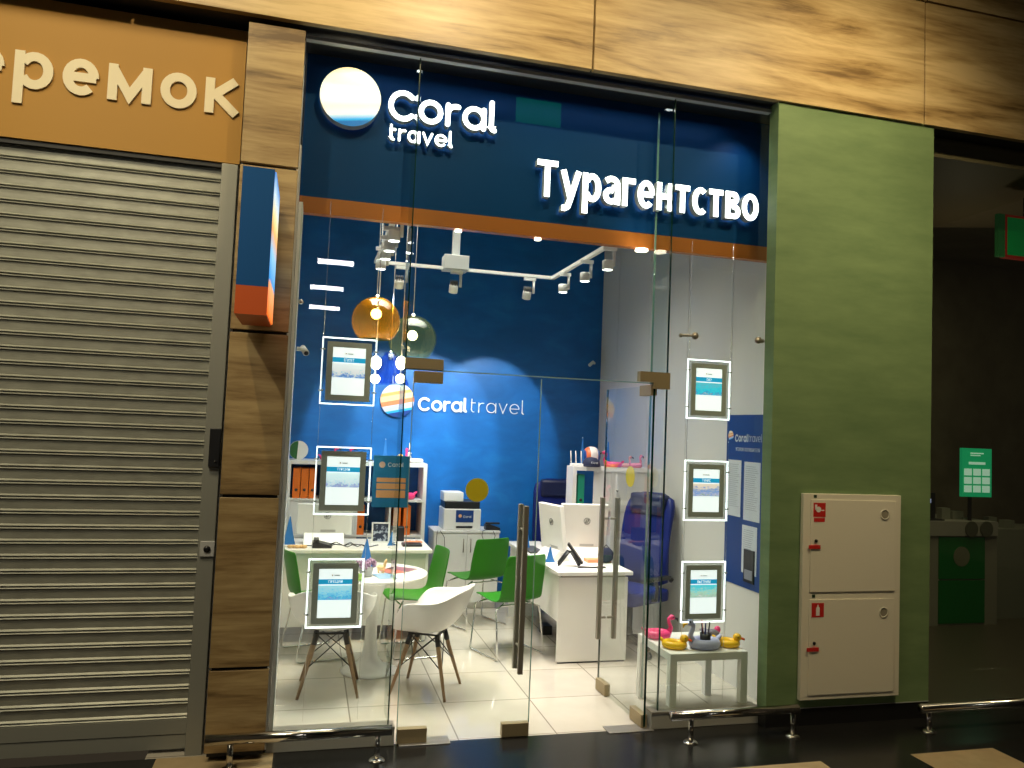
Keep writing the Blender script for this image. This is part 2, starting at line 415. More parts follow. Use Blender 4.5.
# ================================================================= THE SETTING
def tile_mat(name, tile, grout, size, ox, oy, rough, gap=.006, var=.06, tan=None):
    m = mat(name, tile, rough)
    t = N(m, 'ShaderNodeTexCoord'); sp = N(m, 'ShaderNodeSeparateXYZ'); L(m, t.outputs['Object'], sp.inputs[0])
    outs = []; cells = []
    for i, o in ((0, ox), (1, oy)):
        a = N(m, 'ShaderNodeMath', operation='SUBTRACT'); L(m, sp.outputs[i], a.inputs[0]); a.inputs[1].default_value = o-50*size
        dv = N(m, 'ShaderNodeMath', operation='DIVIDE'); L(m, a.outputs[0], dv.inputs[0]); dv.inputs[1].default_value = size
        f = N(m, 'ShaderNodeMath', operation='FRACT'); L(m, dv.outputs[0], f.inputs[0])
        fl = N(m, 'ShaderNodeMath', operation='FLOOR'); L(m, dv.outputs[0], fl.inputs[0]); cells.append(fl)
        g = N(m, 'ShaderNodeMath', operation='LESS_THAN'); L(m, f.outputs[0], g.inputs[0]); g.inputs[1].default_value = gap/size
        outs.append(g)
    mx = N(m, 'ShaderNodeMath', operation='MAXIMUM'); L(m, outs[0].outputs[0], mx.inputs[0]); L(m, outs[1].outputs[0], mx.inputs[1])
    cb = N(m, 'ShaderNodeCombineXYZ'); L(m, cells[0].outputs[0], cb.inputs[0]); L(m, cells[1].outputs[0], cb.inputs[1])
    wn = N(m, 'ShaderNodeTexWhiteNoise'); L(m, cb.outputs[0], wn.inputs['Vector'])
    c = ramp(m, wn.outputs[0], [(0, tuple(x*(1-var) for x in tile)), (1, tuple(min(1, x*(1+var)) for x in tile))])
    n = noise(m, coords(m, (1, 1, 1)), 6, 5)
    mm = N(m, 'ShaderNodeMix', data_type='RGBA', blend_type='MULTIPLY'); mm.inputs[0].default_value = .25
    L(m, c, mm.inputs[6]); L(m, ramp(m, n, [(.3, (.7, .7, .7)), (.7, (1, 1, 1))]), mm.inputs[7])
    gr = N(m, 'ShaderNodeMix', data_type='RGBA'); L(m, mx.outputs[0], gr.inputs[0]); L(m, mm.outputs[2], gr.inputs[6]); gr.inputs[7].default_value = (*grout, 1)
    L(m, gr.outputs[2], bsdf(m).inputs['Base Color'])
    return m
M_FLOORIN = tile_mat('cream_gloss_tile', (.55, .505, .43), (.25, .22, .18), .568, .889, .58, .06, .008)
M_FLOORD = tile_mat('black_granite_tile', (.012, .012, .012), (.035, .034, .03), .57, .49, 0, .22, .006, .2)
M_TAN = noisy('tan_floor_tile', (.42, .31, .17), (.50, .38, .22), (1, 1, 1), 8, .3)
M_BLUEW = mat('blue_mural_wall', (.012, .14, .42), .45)
def mural(m):
    v = coords(m, (1.1, 1, 2.4)); f = noise(m, v, 2.3, 6, .6, .4)
    L(m, ramp(m, f, [(.35, (.004, .115, .38)), (.55, (.005, .14, .46)), (.72, (.012, .18, .52))]), bsdf(m).inputs['Base Color'])
mural(M_BLUEW)
M_WALLW = mat('white_wall_panel', (.70, .685, .66), .4)
M_CEIL = mat('shop_ceiling', (.035, .04, .05), .8)
M_MALLC = mat('mall_ceiling_dark', (.03, .028, .025), .7)
M_MALLW = mat('mall_far_wall', (.06, .055, .05), .7)

mb = MB(); mb.box((-.7, 0, -.1), (2.95, 3.4, 0)); struct('floor', mb, M_FLOORIN)
mb = MB(); mb.box((-7, -11, -.1), (10, 0, 0)); struct('floor_1', mb, M_FLOORD)
tans = [(-.65, -.57), (2.2, -1.14), (3.34, -1.14), (1.06, -1.71), (-1.79, -1.14), (4.48, -1.71), (-.08, -2.28)]
for x, y in tans:
    mb = MB(); mb.box((x+.004, y+.004, -.02), (x+.566, y+.566, .0015)); struct('trim_%d' % (20+tans.index((x, y))), mb, M_TAN)
mb = MB(); mb.box((-.8, 3.4, 0), (3.05, 3.5, 3.9)); struct('wall_back', mb, M_BLUEW)
# wall_right : panels with seams
ys = [.02, .76, 1.448, 2.2, 2.95, 3.4]
for i in range(5):
    mb = MB(); mb.box((2.95, ys[i]+.004, 0), (3.0, ys[i+1]-.004, 3.9)); struct('wall_right' if i == 0 else 'wall_right_%d' % (i+1), mb, M_WALLW)
mb = MB(); mb.box((3.0, .0, 0), (3.06, 3.4, 3.9)); struct('wall_right_core', mb, M_GREYL)
mb = MB(); mb.box((-.8, .2, 0), (-.7, 3.4, 3.9)); struct('wall_left', mb, M_WALLW)
mb = MB(); mb.box((-.8, .3, 3.9), (3.06, 3.5, 4.0)); struct('ceiling', mb, M_CEIL)
# front wall (behind shutter and pillar)
mb = MB(); mb.box((-6, .13, 0), (-.7, .2, 3.9)); struct('wall_front_left', mb, M_DARK)
mb = MB(); mb.box((-.7, .1, 0), (-.13, .2, 3.9)); struct('wall_front_pillar', mb, M_WHITE)
# pillar cladding panels
zs = [.04, .457, 1.322, 2.166, 3.04, 3.80]
for i in range(5):
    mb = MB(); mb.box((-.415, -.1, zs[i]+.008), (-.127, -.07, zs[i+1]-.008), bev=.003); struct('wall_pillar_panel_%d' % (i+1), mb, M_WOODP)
mb = MB(); mb.box((-.405, -.07, .02), (-.137, .1, 3.80)); struct('wall_pillar_core', mb, M_DARK)
mb = MB(); mb.box((-.137, -.02, .02), (-.118, .1, 3.2)); struct('trim_1', mb, M_WHITE)
mb = MB(); mb.box((-.1155, .015, .09), (-.094, .25, 2.90)); struct('trim_2', mb, M_WHITEP)
# green wall
mb = MB(); mb.box((2.735, -.1, .105), (3.90, .0, 3.9)); struct('wall_green', mb, M_GREEN)
mb = MB(); mb.box((2.735, -.098, 0), (3.90, 0, .103)); struct('baseboard_right', mb, mat('black_base', (.012, .012, .013), .3))
mb = MB(); mb.box((2.735, -.103, .103), (3.90, -.1, .107)); struct('trim_3', mb, M_GREYL)
# timber beam: lower row of boards and the row above
ex = [-7, -1.0, 1.49, 3.805, 10]
for i in range(4):
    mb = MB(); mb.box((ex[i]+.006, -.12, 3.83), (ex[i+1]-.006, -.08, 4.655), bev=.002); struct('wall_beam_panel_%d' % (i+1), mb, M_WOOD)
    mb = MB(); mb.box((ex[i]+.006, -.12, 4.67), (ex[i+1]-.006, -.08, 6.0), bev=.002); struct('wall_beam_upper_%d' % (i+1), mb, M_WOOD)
mb = MB(); mb.box((-7, -.08, 3.835), (10, .3, 6.0)); struct('wall_beam_core', mb, M_DARK)
mb = MB(); mb.box((-.125, -.02, 3.79), (2.735, .02, 3.81)); struct('trim_4', mb, M_GREYL)
# mall ceiling and far side (behind the camera, seen only in reflections)
mb = MB(); mb.box((-7, -11, 5.4), (10, -.1, 5.5)); struct('ceiling_mall', mb, M_MALLC)
mb = MB(); mb.box((-7, -11.1, 0), (10, -11, 5.4)); struct('wall_mall', mb, M_MALLW)
# shop-front sills
for n, (a, b) in enumerate(((-.125, .535), (2.03, 2.735))):
    mb = MB(); mb.box((a, -.02, 0), (b, .07, .088), bev=.003); struct('trim_%d' % (5+n), mb, M_SILL)
    mb = MB(); mb.box((a, -.025, .088), (b, .075, .1)); struct('trim_%d' % (7+n), mb, M_BRUSH)
# ---- fixed glass
def pane(name, a, b, m=M_GLASS, edges=(), em=M_GLASSE):
    mb = MB(); mb.box(a, b, m); o = struct(name, mb)
    for i, (p, q) in enumerate(edges):
        e = MB(); e.box(p, q); e.build('glass_edge', em, o)
    return o
pane('window_1', (-.1, 0, .1), (.497, .012, 3.79), edges=(((.4975, -.001, .1), (.5035, .013, 3.79)),))
pane('window_2', (2.083, 0, .1), (2.73, .012, 3.79), edges=(((2.077, -.001, .1), (2.0825, .013, 3.79)),))
pane('window_3', (.512, 0, 2.03), (2.068, .012, 3.79), edges=(((.513, -.0005, 2.024), (2.067, .0125, 2.0295)),), em=M_GLASSL)
pane('window_4', (.499, .02, .1), (.511, .22, 3.79))
pane('window_5', (2.069, .02, .1), (2.081, .22, 3.79), edges=(((2.069, .221, .1), (2.081, .225, 3.79)),), em=M_GLASSL)
# ---- doors
def patch(parent, x0, x1, z0, z1, name='patch_fitting'):
    mb = MB(); mb.box((x0, -.014, z0), (x1, .026, z1), bev=.003); return mb.build(name, M_BRONZE, parent)
def door_leaf(name, w, loc, rz, hx, mirrored=False, edge=M_GLASSL):
    # local: hinge at x=0, leaf runs to x=w
    mb = MB(); mb.box((0, 0, .012), (w, .012, 2.015), M_GDOOR); o = struct(name, mb, loc=loc, rz=rz)
    for a, b in ((-.004, -.0005), (w+.0005, w+.004)):
        e = MB(); e.box((a, 0, .012), (b, .012, 2.015)); e.build('glass_edge', edge, o)
    patch(o, .0, .16, 1.955, 2.02); patch(o, 0, .16, .005, .08)
    patch(o, w-.155, w, .005, .078, 'lock_fitting')
    for s in (-1, 1):
        h = MB(); yy = .006+s*.055
        h.box((hx-.014, yy-.014, .36), (hx+.014, yy+.014, 1.29), bev=.003)
        for z in (.50, 1.15): h.cyl((hx, .006+s*.008, z), (hx, yy, z), .008)
        h.build('handle', M_BRUSH, o)
    return o
d1 = door_leaf('door_1', .735, (.552, .0, 0), 0, .66)
d2 = door_leaf('door_2', .70, (2.0, .0, 0), math.radians(91.5), .60, edge=M_GLASSE)
mb = MB(); mb.prism([(.5, 2.03), (.71, 2.03), (.71, 2.09), (.5, 2.09)], .045, None, 'y', -.016); tag(mb.build('glass_clamp', M_BRONZE), 'bronze clamp over the closed left glass door', 'door fitting')
mb = MB(); mb.prism([(1.895, 2.035), (1.985, 2.035), (1.985, 1.995), (2.09, 1.995), (2.09, 2.095), (1.895, 2.095)], .045, None, 'y', -.016); tag(mb.build('glass_clamp', M_BRONZE), 'bronze corner clamp over the open right glass door', 'door fitting')
for x, nm in ((.56, 'steel floor plate under the hinge of the closed left door'), (1.76, 'steel floor plate beneath the open right door')):
    mb = MB(); mb.box((x, -.045, 0), (x+.28, .06, .006), bev=.002); tag(mb.build('floor_plate', mat('floor_plate', (.45, .43, .40), .35, .8)), nm, 'door fitting')
# yellow discs on the doors
o = disc('round_sticker', .066, .001, M_YDISC, None, .935, -.001, 1.37); tag(o, 'yellow round sticker on the closed left glass door', 'sticker')
o = disc('round_sticker', .066, .001, M_YDISC, None, 1.999-.012, .30, 1.45); o.rotation_euler = (0, 0, math.radians(91.5)); tag(o, 'yellow round sticker on the open right glass door', 'sticker')
# glass connectors
def connector(name, label, loc, d):
    t = thing(name, label, 'glass fitting', loc)
    mb = MB(); mb.cyl((0, -.012, 0), (0, .0, 0), .022, n=20); mb.build('disc', M_BRUSH, t)
    mb = MB(); mb.cyl((0, .0, 0), (d, .012, 0), .008); mb.ball((d, .012, 0), .014); mb.build('rod', M_BRUSH, t)
    return t
connector('glass_connector', 'steel rod and disc beside the right door post', (2.25, .0, 2.332), -.085)
connector('glass_connector', 'steel disc near the green wall above the blue poster', (2.685, .0, 2.335), .04)

# ================================================================= SIGNS
# neighbour: orange fascia with cream letters
t = thing('shop_sign', 'orange fascia with cream letters above the closed shutter', 'sign', (0, .03, 0))
mb = MB(); mb.box((-6, 0, 3.07), (-.432, .1, 3.80)); mb.build('sign_board', M_ORANGE, t)
word2('letter', 'еремок', t, M_CREAM, -1.735, -.452, 3.325, .190, .24, 0, .012, M_CREAM, .16)
# main sign
t = thing('shop_sign', 'blue fascia with orange stripe and lit white lettering above the glass front', 'sign', (0, .25, 0))
mb = MB(); mb.box((-.12, 0, 3.0), (2.73+.2, .05, 3.9)); mb.build('sign_board', M_SIGN, t)
mb = MB(); mb.box((-.12, -.004, 2.905), (2.73+.2, .05, 2.9995)); mb.build('orange_stripe', M_SIGNO, t)
disc('sun_logo', .172, .06, M_LOGOS, t, .132, -.012, 3.585, M_LSIDE)
word_obj('lettering', 'Coral', t, M_LIT, .348, 3.505, .655, .26, -.02, .05, M_LSIDE, .12, 1.0)
word_obj('lettering', 'travel', t, M_LIT, .365, 3.375, .375, .24, -.02, .04, M_LSIDE, .14, 1.0)
word2('lettering', 'Турагентство', t, M_LIT, 1.262, 2.778, 3.142, .180, .20, -.02, .05, M_LSIDE, .16)
# projecting lit box sign
t = thing('projecting_sign', 'blue and orange box sign sticking out from the wood pillar', 'sign', (-.285, 0, 0))
mb = MB(); mb.box((-.068, -.6, 2.322), (.072, -.16, 2.87)); mb.build('sign_body', M_BOXB, t)
mb = MB(); mb.box((-.068, -.6, 2.19), (.072, -.16, 2.3215)); mb.build('sign_foot', M_BOXO, t)
M_BOXF = mat('box_face_print', (1, 1, 1), .4)
_sp = N(M_BOXF, 'ShaderNodeSeparateXYZ'); _t = N(M_BOXF, 'ShaderNodeTexCoord'); L(M_BOXF, _t.outputs['Generated'], _sp.inputs[0])
_c = ramp(M_BOXF, _sp.outputs[2], [(0, (1, .22, .03)), (.22, (1, .45, .2)), (.25, (.05, .35, .85)), (.45, (.3, .65, .95)), (.6, (.95, .45, .15)), (.7, (1, .8, .35)), (.85, (.6, .8, .95)), (1, (.05, .25, .7))])
L(M_BOXF, _c, bsdf(M_BOXF).inputs['Base Color']); L(M_BOXF, _c, bsdf(M_BOXF).inputs['Emission Color']); bsdf(M_BOXF).inputs['Emission Strength'].default_value = 1.0
mb = MB(); mb.box((.0725, -.59, 2.2), (.079, -.17, 2.86)); mb.build('lit_face', M_BOXF, t)
for z_ in (2.3, 2.7):
    mb = MB(); mb.box((-.03, -.16, z_), (.03, -.1005, z_+.04)); mb.build('bracket', M_BRUSH, t)

# ================================================================= SHUTTER
t = thing('roller_shutter', 'grey slatted roller shutter closed below the orange fascia', 'shutter', (0, .06, 0))
mb = MB(); prof = []; z = .17; p = .0737
while z < 3.06:
    prof += [(.010, z), (.001, z+.002), (.010, z+.0105), (.010, z+.014), (.001, z+.016), (.010, z+.0245), (.0105, z+.05)]; z += p
n = len(prof)
mb.faces([(-6, y_, z_) for y_, z_ in prof]+[(-.52, y_, z_) for y_, z_ in prof], [(i, i+1, n+i+1, n+i) for i in range(n-1)])
mb.build('curtain', M_SHUT, t)
mb = MB(); mb.box((-6, 0, .02), (-.52, .02, .09)); mb.box((-6, -.004, .095), (-.52, .02, .168)); mb.build('bottom_bar', M_SHUTF, t)
mb = MB(); mb.box((-.518, -.05, .0), (-.436, .03, 3.06), bev=.004); mb.build('guide_rail', M_SHUTF, t)
mb = MB(); mb.box((-6, -.02, 3.045), (-.438, .05, 3.068)); mb.build('head_trim', M_DARK, t)
mb = MB(); mb.box((-.49, -.075, 1.46), (-.436, -.051, 1.66), bev=.004); mb.cyl((-.455, -.08, 1.49), (-.455, -.075, 1.49), .006); mb.build('lock_box', M_BLACK, t)
k = MB(); k.box((-.505, -.062, 1.0), (-.434, -.051, 1.08), bev=.004); k = k.build('key_switch', M_GREYL, t)
k2 = MB(); k2.cyl((-.47, -.068, 1.04), (-.47, -.062, 1.04), .017, n=18); k2.box((-.472, -.07, 1.03), (-.468, -.068, 1.05), M_BLACK); k2.mats[0:0] = []; k2.build('key_plate', M_BRUSH, k)

# ================================================================= FIRE CABINET
t = thing('fire_cabinet', 'cream two-door fire cabinet set in the green wall', 'cabinet', (2.945, -.1, .16))
W_, H_ = .705, 1.24
mb = MB()
mb.box((0, -.03, 0), (W_, -.001, H_), bev=.003); mb.build('cabinet_body', M_OFFW, t)
def cdoor(z0, z1, hyd):
    d = MB(); d.box((.05, -.036, z0), (W_-.045, -.0305, z1), bev=.002); d = d.build('door', M_OFFW, t)
    r = MB(); r.lathe([(.034, 0), (.034, -.004), (.026, -.004), (.026, -.001)], n=24, c=(W_-.125, -.0362, z1-.085), axis='y'); r.build('round_vent', M_OFFW, d)
    g = MB(); g.prism([(W_-.125+.025*math.cos(a), z1-.085+.025*math.sin(a)) for a in [2*PI*i/20 for i in range(20)]], .001, None, 'y', -.0375); g.build('vent_grille', mat('vent_grey', (.3, .27, .2), .6), d)
    s = MB(); s.box((.065, -.0375, z1-.105), (.15, -.0362, z1-.02), M_RED)
    if hyd:
        s.prism([(.10+.018*math.cos(a), z1-.06+.018*math.sin(a)) for a in [2*PI*i/14 for i in range(14)]], .0006, M_WHITE, 'y', -.0382)
        s.box((.118, -.0382, z1-.068), (.14, -.0376, z1-.062), M_WHITE); s.box((.075, -.0382, z1-.062), (.09, -.0376, z1-.03), M_WHITE)
    else:
        s.prism([(.095, z1-.095), (.12, z1-.095), (.12, z1-.05), (.112, z1-.04), (.112, z1-.03), (.103, z1-.03), (.103, z1-.04), (.095, z1-.05)], .0006, M_WHITE, 'y', -.0382)
    s.build('safety_sign', M_RED, d)
    if hyd: s = MB(); s.box((.07, -.0375, z1-.135), (.145, -.0362, z1-.112)); s.build('safety_label', M_RED, d)
    l = MB(); l.cyl((.085, -.044, z0+.31), (.085, -.0362, z0+.31), .009); l.build('lock', M_BLACK, d)
    s = MB(); s.box((.035, -.043, z0+.262), (.115, -.0375, z0+.284)); s.build('seal_strip', M_RED, d)
cdoor(.645, 1.205, True); cdoor(.03, .6, False)
for z in (1.215, .612):
    s = MB(); s.box((.07, -.0325, z), (.09, -.0305, z+.018)); s.build('maker_mark', mat('dark_green_mark', (.03, .06, .03), .5), t)

# ================================================================= BUMPER RAILS
def rail(label, x0, x1, y, z, posts):
    t = thing('bumper_rail', label, 'rail', (x0, y, 0))
    mb = MB(); mb.cyl((0, 0, z), (x1-x0, 0, z), .026, n=20); mb.build('rail_tube', M_STEEL, t)
    for p_ in posts:
        mb = MB(); mb.cyl((p_-x0, .0, .0005), (p_-x0, 0, z-.02), .015, n=16); q = mb.build('post', M_STEEL, t)
        mb = MB(); mb.lathe([(.0, .014), (.03, .012), (.043, .0035), (.043, .0005), (0, .0005)], c=(p_-x0, 0, 0)); mb.build('post_flange', M_STEEL, q)
rail('steel bumper rail in front of the wood pillar and left glass pane', -.402, .50, -.19, .148, (-.285, .43))
rail('steel bumper rail in front of the right glass pane', 2.05, 2.862, -.23, .152, (2.175, 2.83))
rail('steel bumper rail in front of the dark neighbouring shop', 3.66, 6.6, -.30, .14, (3.72, 5.2, 6.4))

# ================================================================= DISPLAYS
def picture_mat(name, cols, scale):
    m = mat(name, cols[0], .4)
    f = noise(m, coords(m, (scale*1.3, scale, scale*2.2)), 1.6, 4, .7, 1.0)
    t = N(m, 'ShaderNodeTexCoord'); sp = N(m, 'ShaderNodeSeparateXYZ'); L(m, t.outputs['Object'], sp.inputs[0])
    a = N(m, 'ShaderNodeMath', operation='MULTIPLY_ADD'); L(m, sp.outputs[2], a.inputs[0]); a.inputs[1].default_value = 6
    L(m, f, a.inputs[2])
    c = ramp(m, a.outputs[0], [(.38, cols[0]), (.54, cols[1]), (.68, cols[2]), (.86, cols[3])])
    L(m, c, bsdf(m).inputs['Base Color']); L(m, c, bsdf(m).inputs['Emission Color']); bsdf(m).inputs['Emission Strength'].default_value = .8
    return m
def display(label, x, z, title, cols, tw):
    t = thing('destination_display', label, 'lit display', (x, .13, z), 0, 'lit destination displays hanging behind the glass')
    w, h = .30, .375
    mb = MB(); e = .007
    mb.box((0, -.004, 0), (e, .006, h)); mb.box((w-e, -.004, 0), (w, .006, h)); mb.box((e, -.004, 0), (w-e, .006, e)); mb.box((e, -.004, h-e), (w-e, .006, h))
    mb.build('light_edge', M_GLOW, t)
    mb = MB(); mb.box((e, 0, e), (w-e, .004, h-e), M_ACRYL); mb.build('acrylic_panel', None, t)
    mb = MB(); a, b, c, d = .028, w-.028, .022, h-.024
    px0, px1, pz0, pz1 = .06, w-.06, .055, h-.055
    mb.box((a, -.002, c), (px0, .002, d)); mb.box((px1, -.002, c), (b, .002, d)); mb.box((px0, -.002, c), (px1, .002, pz0)); mb.box((px0, -.002, pz1), (px1, .002, d))
    mb.build('border', M_BEZEL, t)
    mb = MB(); mb.box((px0, -.0015, pz0), (px1, .0015, pz1)); s = mb.build('screen', M_SCREEN, t)
    mb = MB(); mb.box((px0, -.003, pz1-.083), (px1, -.0016, pz1-.056)); mb.build('title_band', M_SCRBLUE, s)
    mb = MB(); mb.box((px0, -.003, 0), (px1, -.0016, .078)); q = mb.build('picture', picture_mat('picture_'+str(len(MATS)), cols, 22), s); q.location = (0, 0, pz1-.168)
    txt('title', title, M_SCREEN, s, .15-tw/2, .15+tw/2, pz1-.078, pz1-.061, -.0031, .0006, 0)
    mb = MB(); mb.box((.128, -.003, pz1-.038), (.135, -.0016, pz1-.030), mat('tiny_logo', (.7, .4, .2), .5)); mb.box((.142, -.003, pz1-.037), (.172, -.0016, pz1-.032), M_BEZEL); mb.build('header_print', None, s)
    for cx in (.005, w-.005):
        for cz in (.075, h-.07):
            mb = MB(); mb.cyl((cx-.013, -.006, cz), (cx+.013, -.006, cz), .004, n=10); mb.cyl((cx, -.014, cz), (cx, -.003, cz), .006, n=10); mb.build('cable_clip', M_CHROME, t)
    return t
display('lit display titled ЕГИПЕТ, topmost of the left column', .05, 1.815, 'ЕГИПЕТ', [(.05, .2, .6), (.2, .35, .7), (.75, .75, .8), (.85, .9, .95)], .055)
display('lit display titled ТУРЦИЯ, middle of the left column', .05, 1.207, 'ТУРЦИЯ', [(.35, .4, .6), (.35, .42, .75), (.7, .85, .95), (.75, .95, 1)], .07)
display('lit display titled ГРЕЦИЯ, lowest of the left column', .04, .592, 'ГРЕЦИЯ', [(.35, .4, .7), (.05, .45, .8), (.2, .6, .9), (.4, .75, .9)], .075)
display('lit display titled ОАЭ, topmost of the right column', 2.277, 1.83, 'ОАЭ', [(.5, .6, .65), (.05, .3, .6), (.02, .6, .8), (.1, .5, .65)], .035)
display('lit display titled ТУНИС, middle of the right column', 2.277, 1.197, 'ТУНИС', [(.05, .3, .25), (.6, .55, .75), (.12, .3, .7), (.85, .7, .6)], .06)
display('lit display titled ВЬЕТНАМ, lowest of the right column', 2.277, .572, 'ВЬЕТНАМ', [(.85, .88, .85), (.4, .55, .5), (.5, .75, .6), (.1, .65, .8)], .09)
for i, (x, nm) in enumerate(((.055, 'left of the two wires holding the left display column'), (.345, 'right of the two wires holding the left display column'), (2.282, 'left of the two wires holding the right display column'), (2.572, 'right of the two wires holding the right display column'))):
    mb = MB(); mb.cyl((x, .122, .1 if i > 1 else .1), (x, .122, 2.95), .0013, n=6)
    tag(mb.build('display_wire', M_CHROME), 'thin steel '+nm, 'wire')

# opening hours panel
t = thing('opening_hours_sign', 'blue panel with orange rows behind the left glass', 'sign', (.375, .262, 1.238))
mb = MB(); mb.box((0, 0, 0), (.208, .004, .298)); mb.build('panel', mat('hours_blue', (.02, .22, .45), .5), t)
for i, (z0, z1) in enumerate(((.145, .17), (.105, .138), (.055, .098))):
    mb = MB(); mb.box((.022, -.0015, z0), (.19, -.0004, z1)); mb.build('text_row', mat('hours_orange', (.85, .42, .18), .5), t)
disc('sun_logo', .018, .001, mat('hours_logo', (.9, .6, .45), .5), t, .05, -.0006, .245)
word_obj('lettering', 'Coral', t, mat('hours_text', (.95, .95, .95), .5), .083, .236, .09, .2, -.0005, .001)

# projecting camera on the white post
def camera_(label, loc, rz):
    t = thing('security_camera', label, 'camera', loc, rz)
    mb = MB(); mb.cyl((0, 0, 0), (.04, 0, .0), .012, n=14); mb.build('mount', M_WHITEP, t)
    mb = MB(); mb.cyl((.03, .03, .012), (.05, -.03, -.022), .015, n=16, r1=.018); b = mb.build('camera_body', M_WHITEP, t)
    mb = MB(); mb.cyl((.0502, -.031, -.0225), (.052, -.036, -.025), .012, n=14); mb.build('lens', M_BLACK, b)
camera_('small white camera on the post beside the wood pillar', (-.084, .06, 2.105), 0)
camera_('small white camera on the blue wall near the right corner', (2.86, 3.33, 2.44), PI)
mb = MB(); mb.ball((0, 0, 0), (.014, .02, .014)); o = mb.build('glass_stud', M_STEEL, None, (-.075, .012, 2.355)); tag(o, 'round steel stud on the post beside the wood pillar', 'glass fitting')

# poster on the right wall  (faces -X): local x runs toward the camera side
t = thing('notice_poster', 'tall blue information poster with paper sheets on the white right wall', 'poster', (2.9495, .79, 0), rot=(0, 0, -PI/2))
mb = MB(); mb.box((0, -.004, .70), (.478, 0, 1.885), bev=0); mb.build('board', M_POSTB, t)
disc('sun_logo', .036, .0012, M_LOGO, t, .055, -.0042, 1.735)
word_obj('lettering', 'Coral', t, M_PAPER, .115, 1.70, .165, .30, -.0042, .001, hscale=1.25)
word_obj('lettering', 'travel', t, M_PAPER, .29, 1.70, .165, .10, -.0042, .001, hscale=1.25)
txt('lettering', 'УГОЛОК ПОТРЕБИТЕЛЯ', M_PAPER, t, .125, .43, 1.63, 1.655, -.0042, .001)
mrs = random.Random(3)
for (x0, x1, z0, z1, r) in ((.03, .205, 1.17, 1.565, 0), (.245, .445, 1.16, 1.56, 0), (.235, .42, .80, 1.125, .03)):
    mb = MB(); mb.box((x0, -.0055, z0), (x1, -.0042, z1), M_PAPER)
    zz = z1-.03
    while zz > z0+.07:
        mb.box((x0+.02, -.0060, zz-.003), (x1-.02-mrs.random()*.05, -.0055, zz), M_INK); zz -= .014
    mb.build('sheet', None, t)
mb = MB(); mb.box((.275, -.014, .745), (.40, -.0042, .965), mat('leaflet_dark', (.012, .012, .02), .3)); mb.box((.29, -.0155, .765), (.385, -.0142, .83), mat('leaflet_print', (.25, .27, .32), .5)); mb.build('leaflet_holder', None, t)

# ================================================================= BACK WALL LOGO
t = thing('wall_logo', 'large sun disc and white lettering on the blue back wall', 'sign', (0, 3.4, 0))
disc('sun_logo', .165, .03, M_LOGO, t, .83, -.001, 1.955, mat('logo_rim', (.01, .05, .2), .4), 48)
M_WL = mat('white_wall_letter', (.95, .95, .95), .4)
word_obj('lettering', 'Coral', t, M_WL, 1.035, 1.875, .50, .27, -.001, .02, None, .13)
word_obj('lettering', 'travel', t, M_WL, 1.575, 1.875, .555, .075, -.001, .015, None, .28)

# ================================================================= TRACK LIGHTING
t = thing('lighting_track', 'white U-shaped lighting track with a feed box under the ceiling', 'light track', (0, 0, 3.0))
for a, b in (((.45, .33, 0), (.45, 1.9, 0)), ((.45, 1.9, 0), (1.92, 1.9, 0)), ((1.92, 1.9, 0), (1.92, .33, 0))):
    mb = MB(); dx = .016
    mb.box((min(a[0], b[0])-dx, min(a[1], b[1])-dx, -.012), (max(a[0], b[0])+dx, max(a[1], b[1])+dx, .012)); mb.build('rail', M_WHITEP, t)
mb = MB(); mb.box((.985, 1.82, -.015), (1.185, 1.98, .10), bev=.005); mb.build('feed_box', M_GREYL, t)
mb = MB(); mb.box((1.055, 1.88, .1), (1.115, 1.92, .9)); mb.build('drop_post', M_GREYL, t)
def spot(label, x, y, energy=30, tilt=None, lit=True, target=None, cone=66):
    t = thing('spotlight', label, 'spotlight', (x, y, 2.985), 0, 'white spotlights on the ceiling track')
    mb = MB(); mb.box((-.05, -.014, -.025), (.05, .014, 0)); mb.cyl((.035, 0, -.02), (.035, 0, -.13), .011, n=12); mb.build('stem', M_WHITEP, t)
    mb = MB(); 
    if tilt is None:
        mb.lathe([(.0, -.095), (.034, -.095), (.037, -.10), (.037, -.16), (.033, -.16), (.031, -.15), (0, -.15)], n=24, c=(-.01, 0, 0)); h = mb.build('lamp_head', M_WHITEP, t)
        f = MB(); f.lathe([(0, -.1555), (.0325, -.1555), (.0325, -.158), (0, -.158)], n=24, c=(-.01, 0, 0)); f.build('lens', M_LENS, h)
        light('spotlight_lamp', 'SPOT', (x-.01, y, 2.985-.17), energy, (1, .95, .86), (x+.1, y+.15, 0), spot=cone, blend=.9, radius=.03)
    else:
        q = Matrix.Rotation(tilt, 4, 'X')
        mb.lathe([(.0, .02), (.034, .02), (.036, .015), (.036, -.045), (.03, -.045), (.03, -.035), (0, -.035)], n=24)
        h = mb.build('lamp_head', M_WHITEP, t); h.location = (-.02, 0, -.135); h.rotation_euler = (tilt, 0, 0)
        f = MB()
        for i in range(5): f.box((-.03+i*.013, -.028, .021), (-.026+i*.013, .028, .055))
        f.build('heat_sink', M_LENSOFF, h)
        f = MB(); f.lathe([(0, -.0352), (.029, -.0352), (.029, -.037), (0, -.037)], n=20); f.build('lens', M_LENS, h)
        light('spotlight_lamp', 'SPOT', (x-.02, y+.04, 2.985-.19), energy, (.9, .96, 1), target, spot=cone, blend=.28, radius=.02)
    return t
SP = 62
for i, (y, nm) in enumerate(((.40, 'nearest the glass'), (.69, 'second from the glass'), (.95, 'third from the glass'), (1.30, 'farthest from the glass'))):
    spot('round white spotlight on the left arm of the track, '+nm, .45, y, SP)
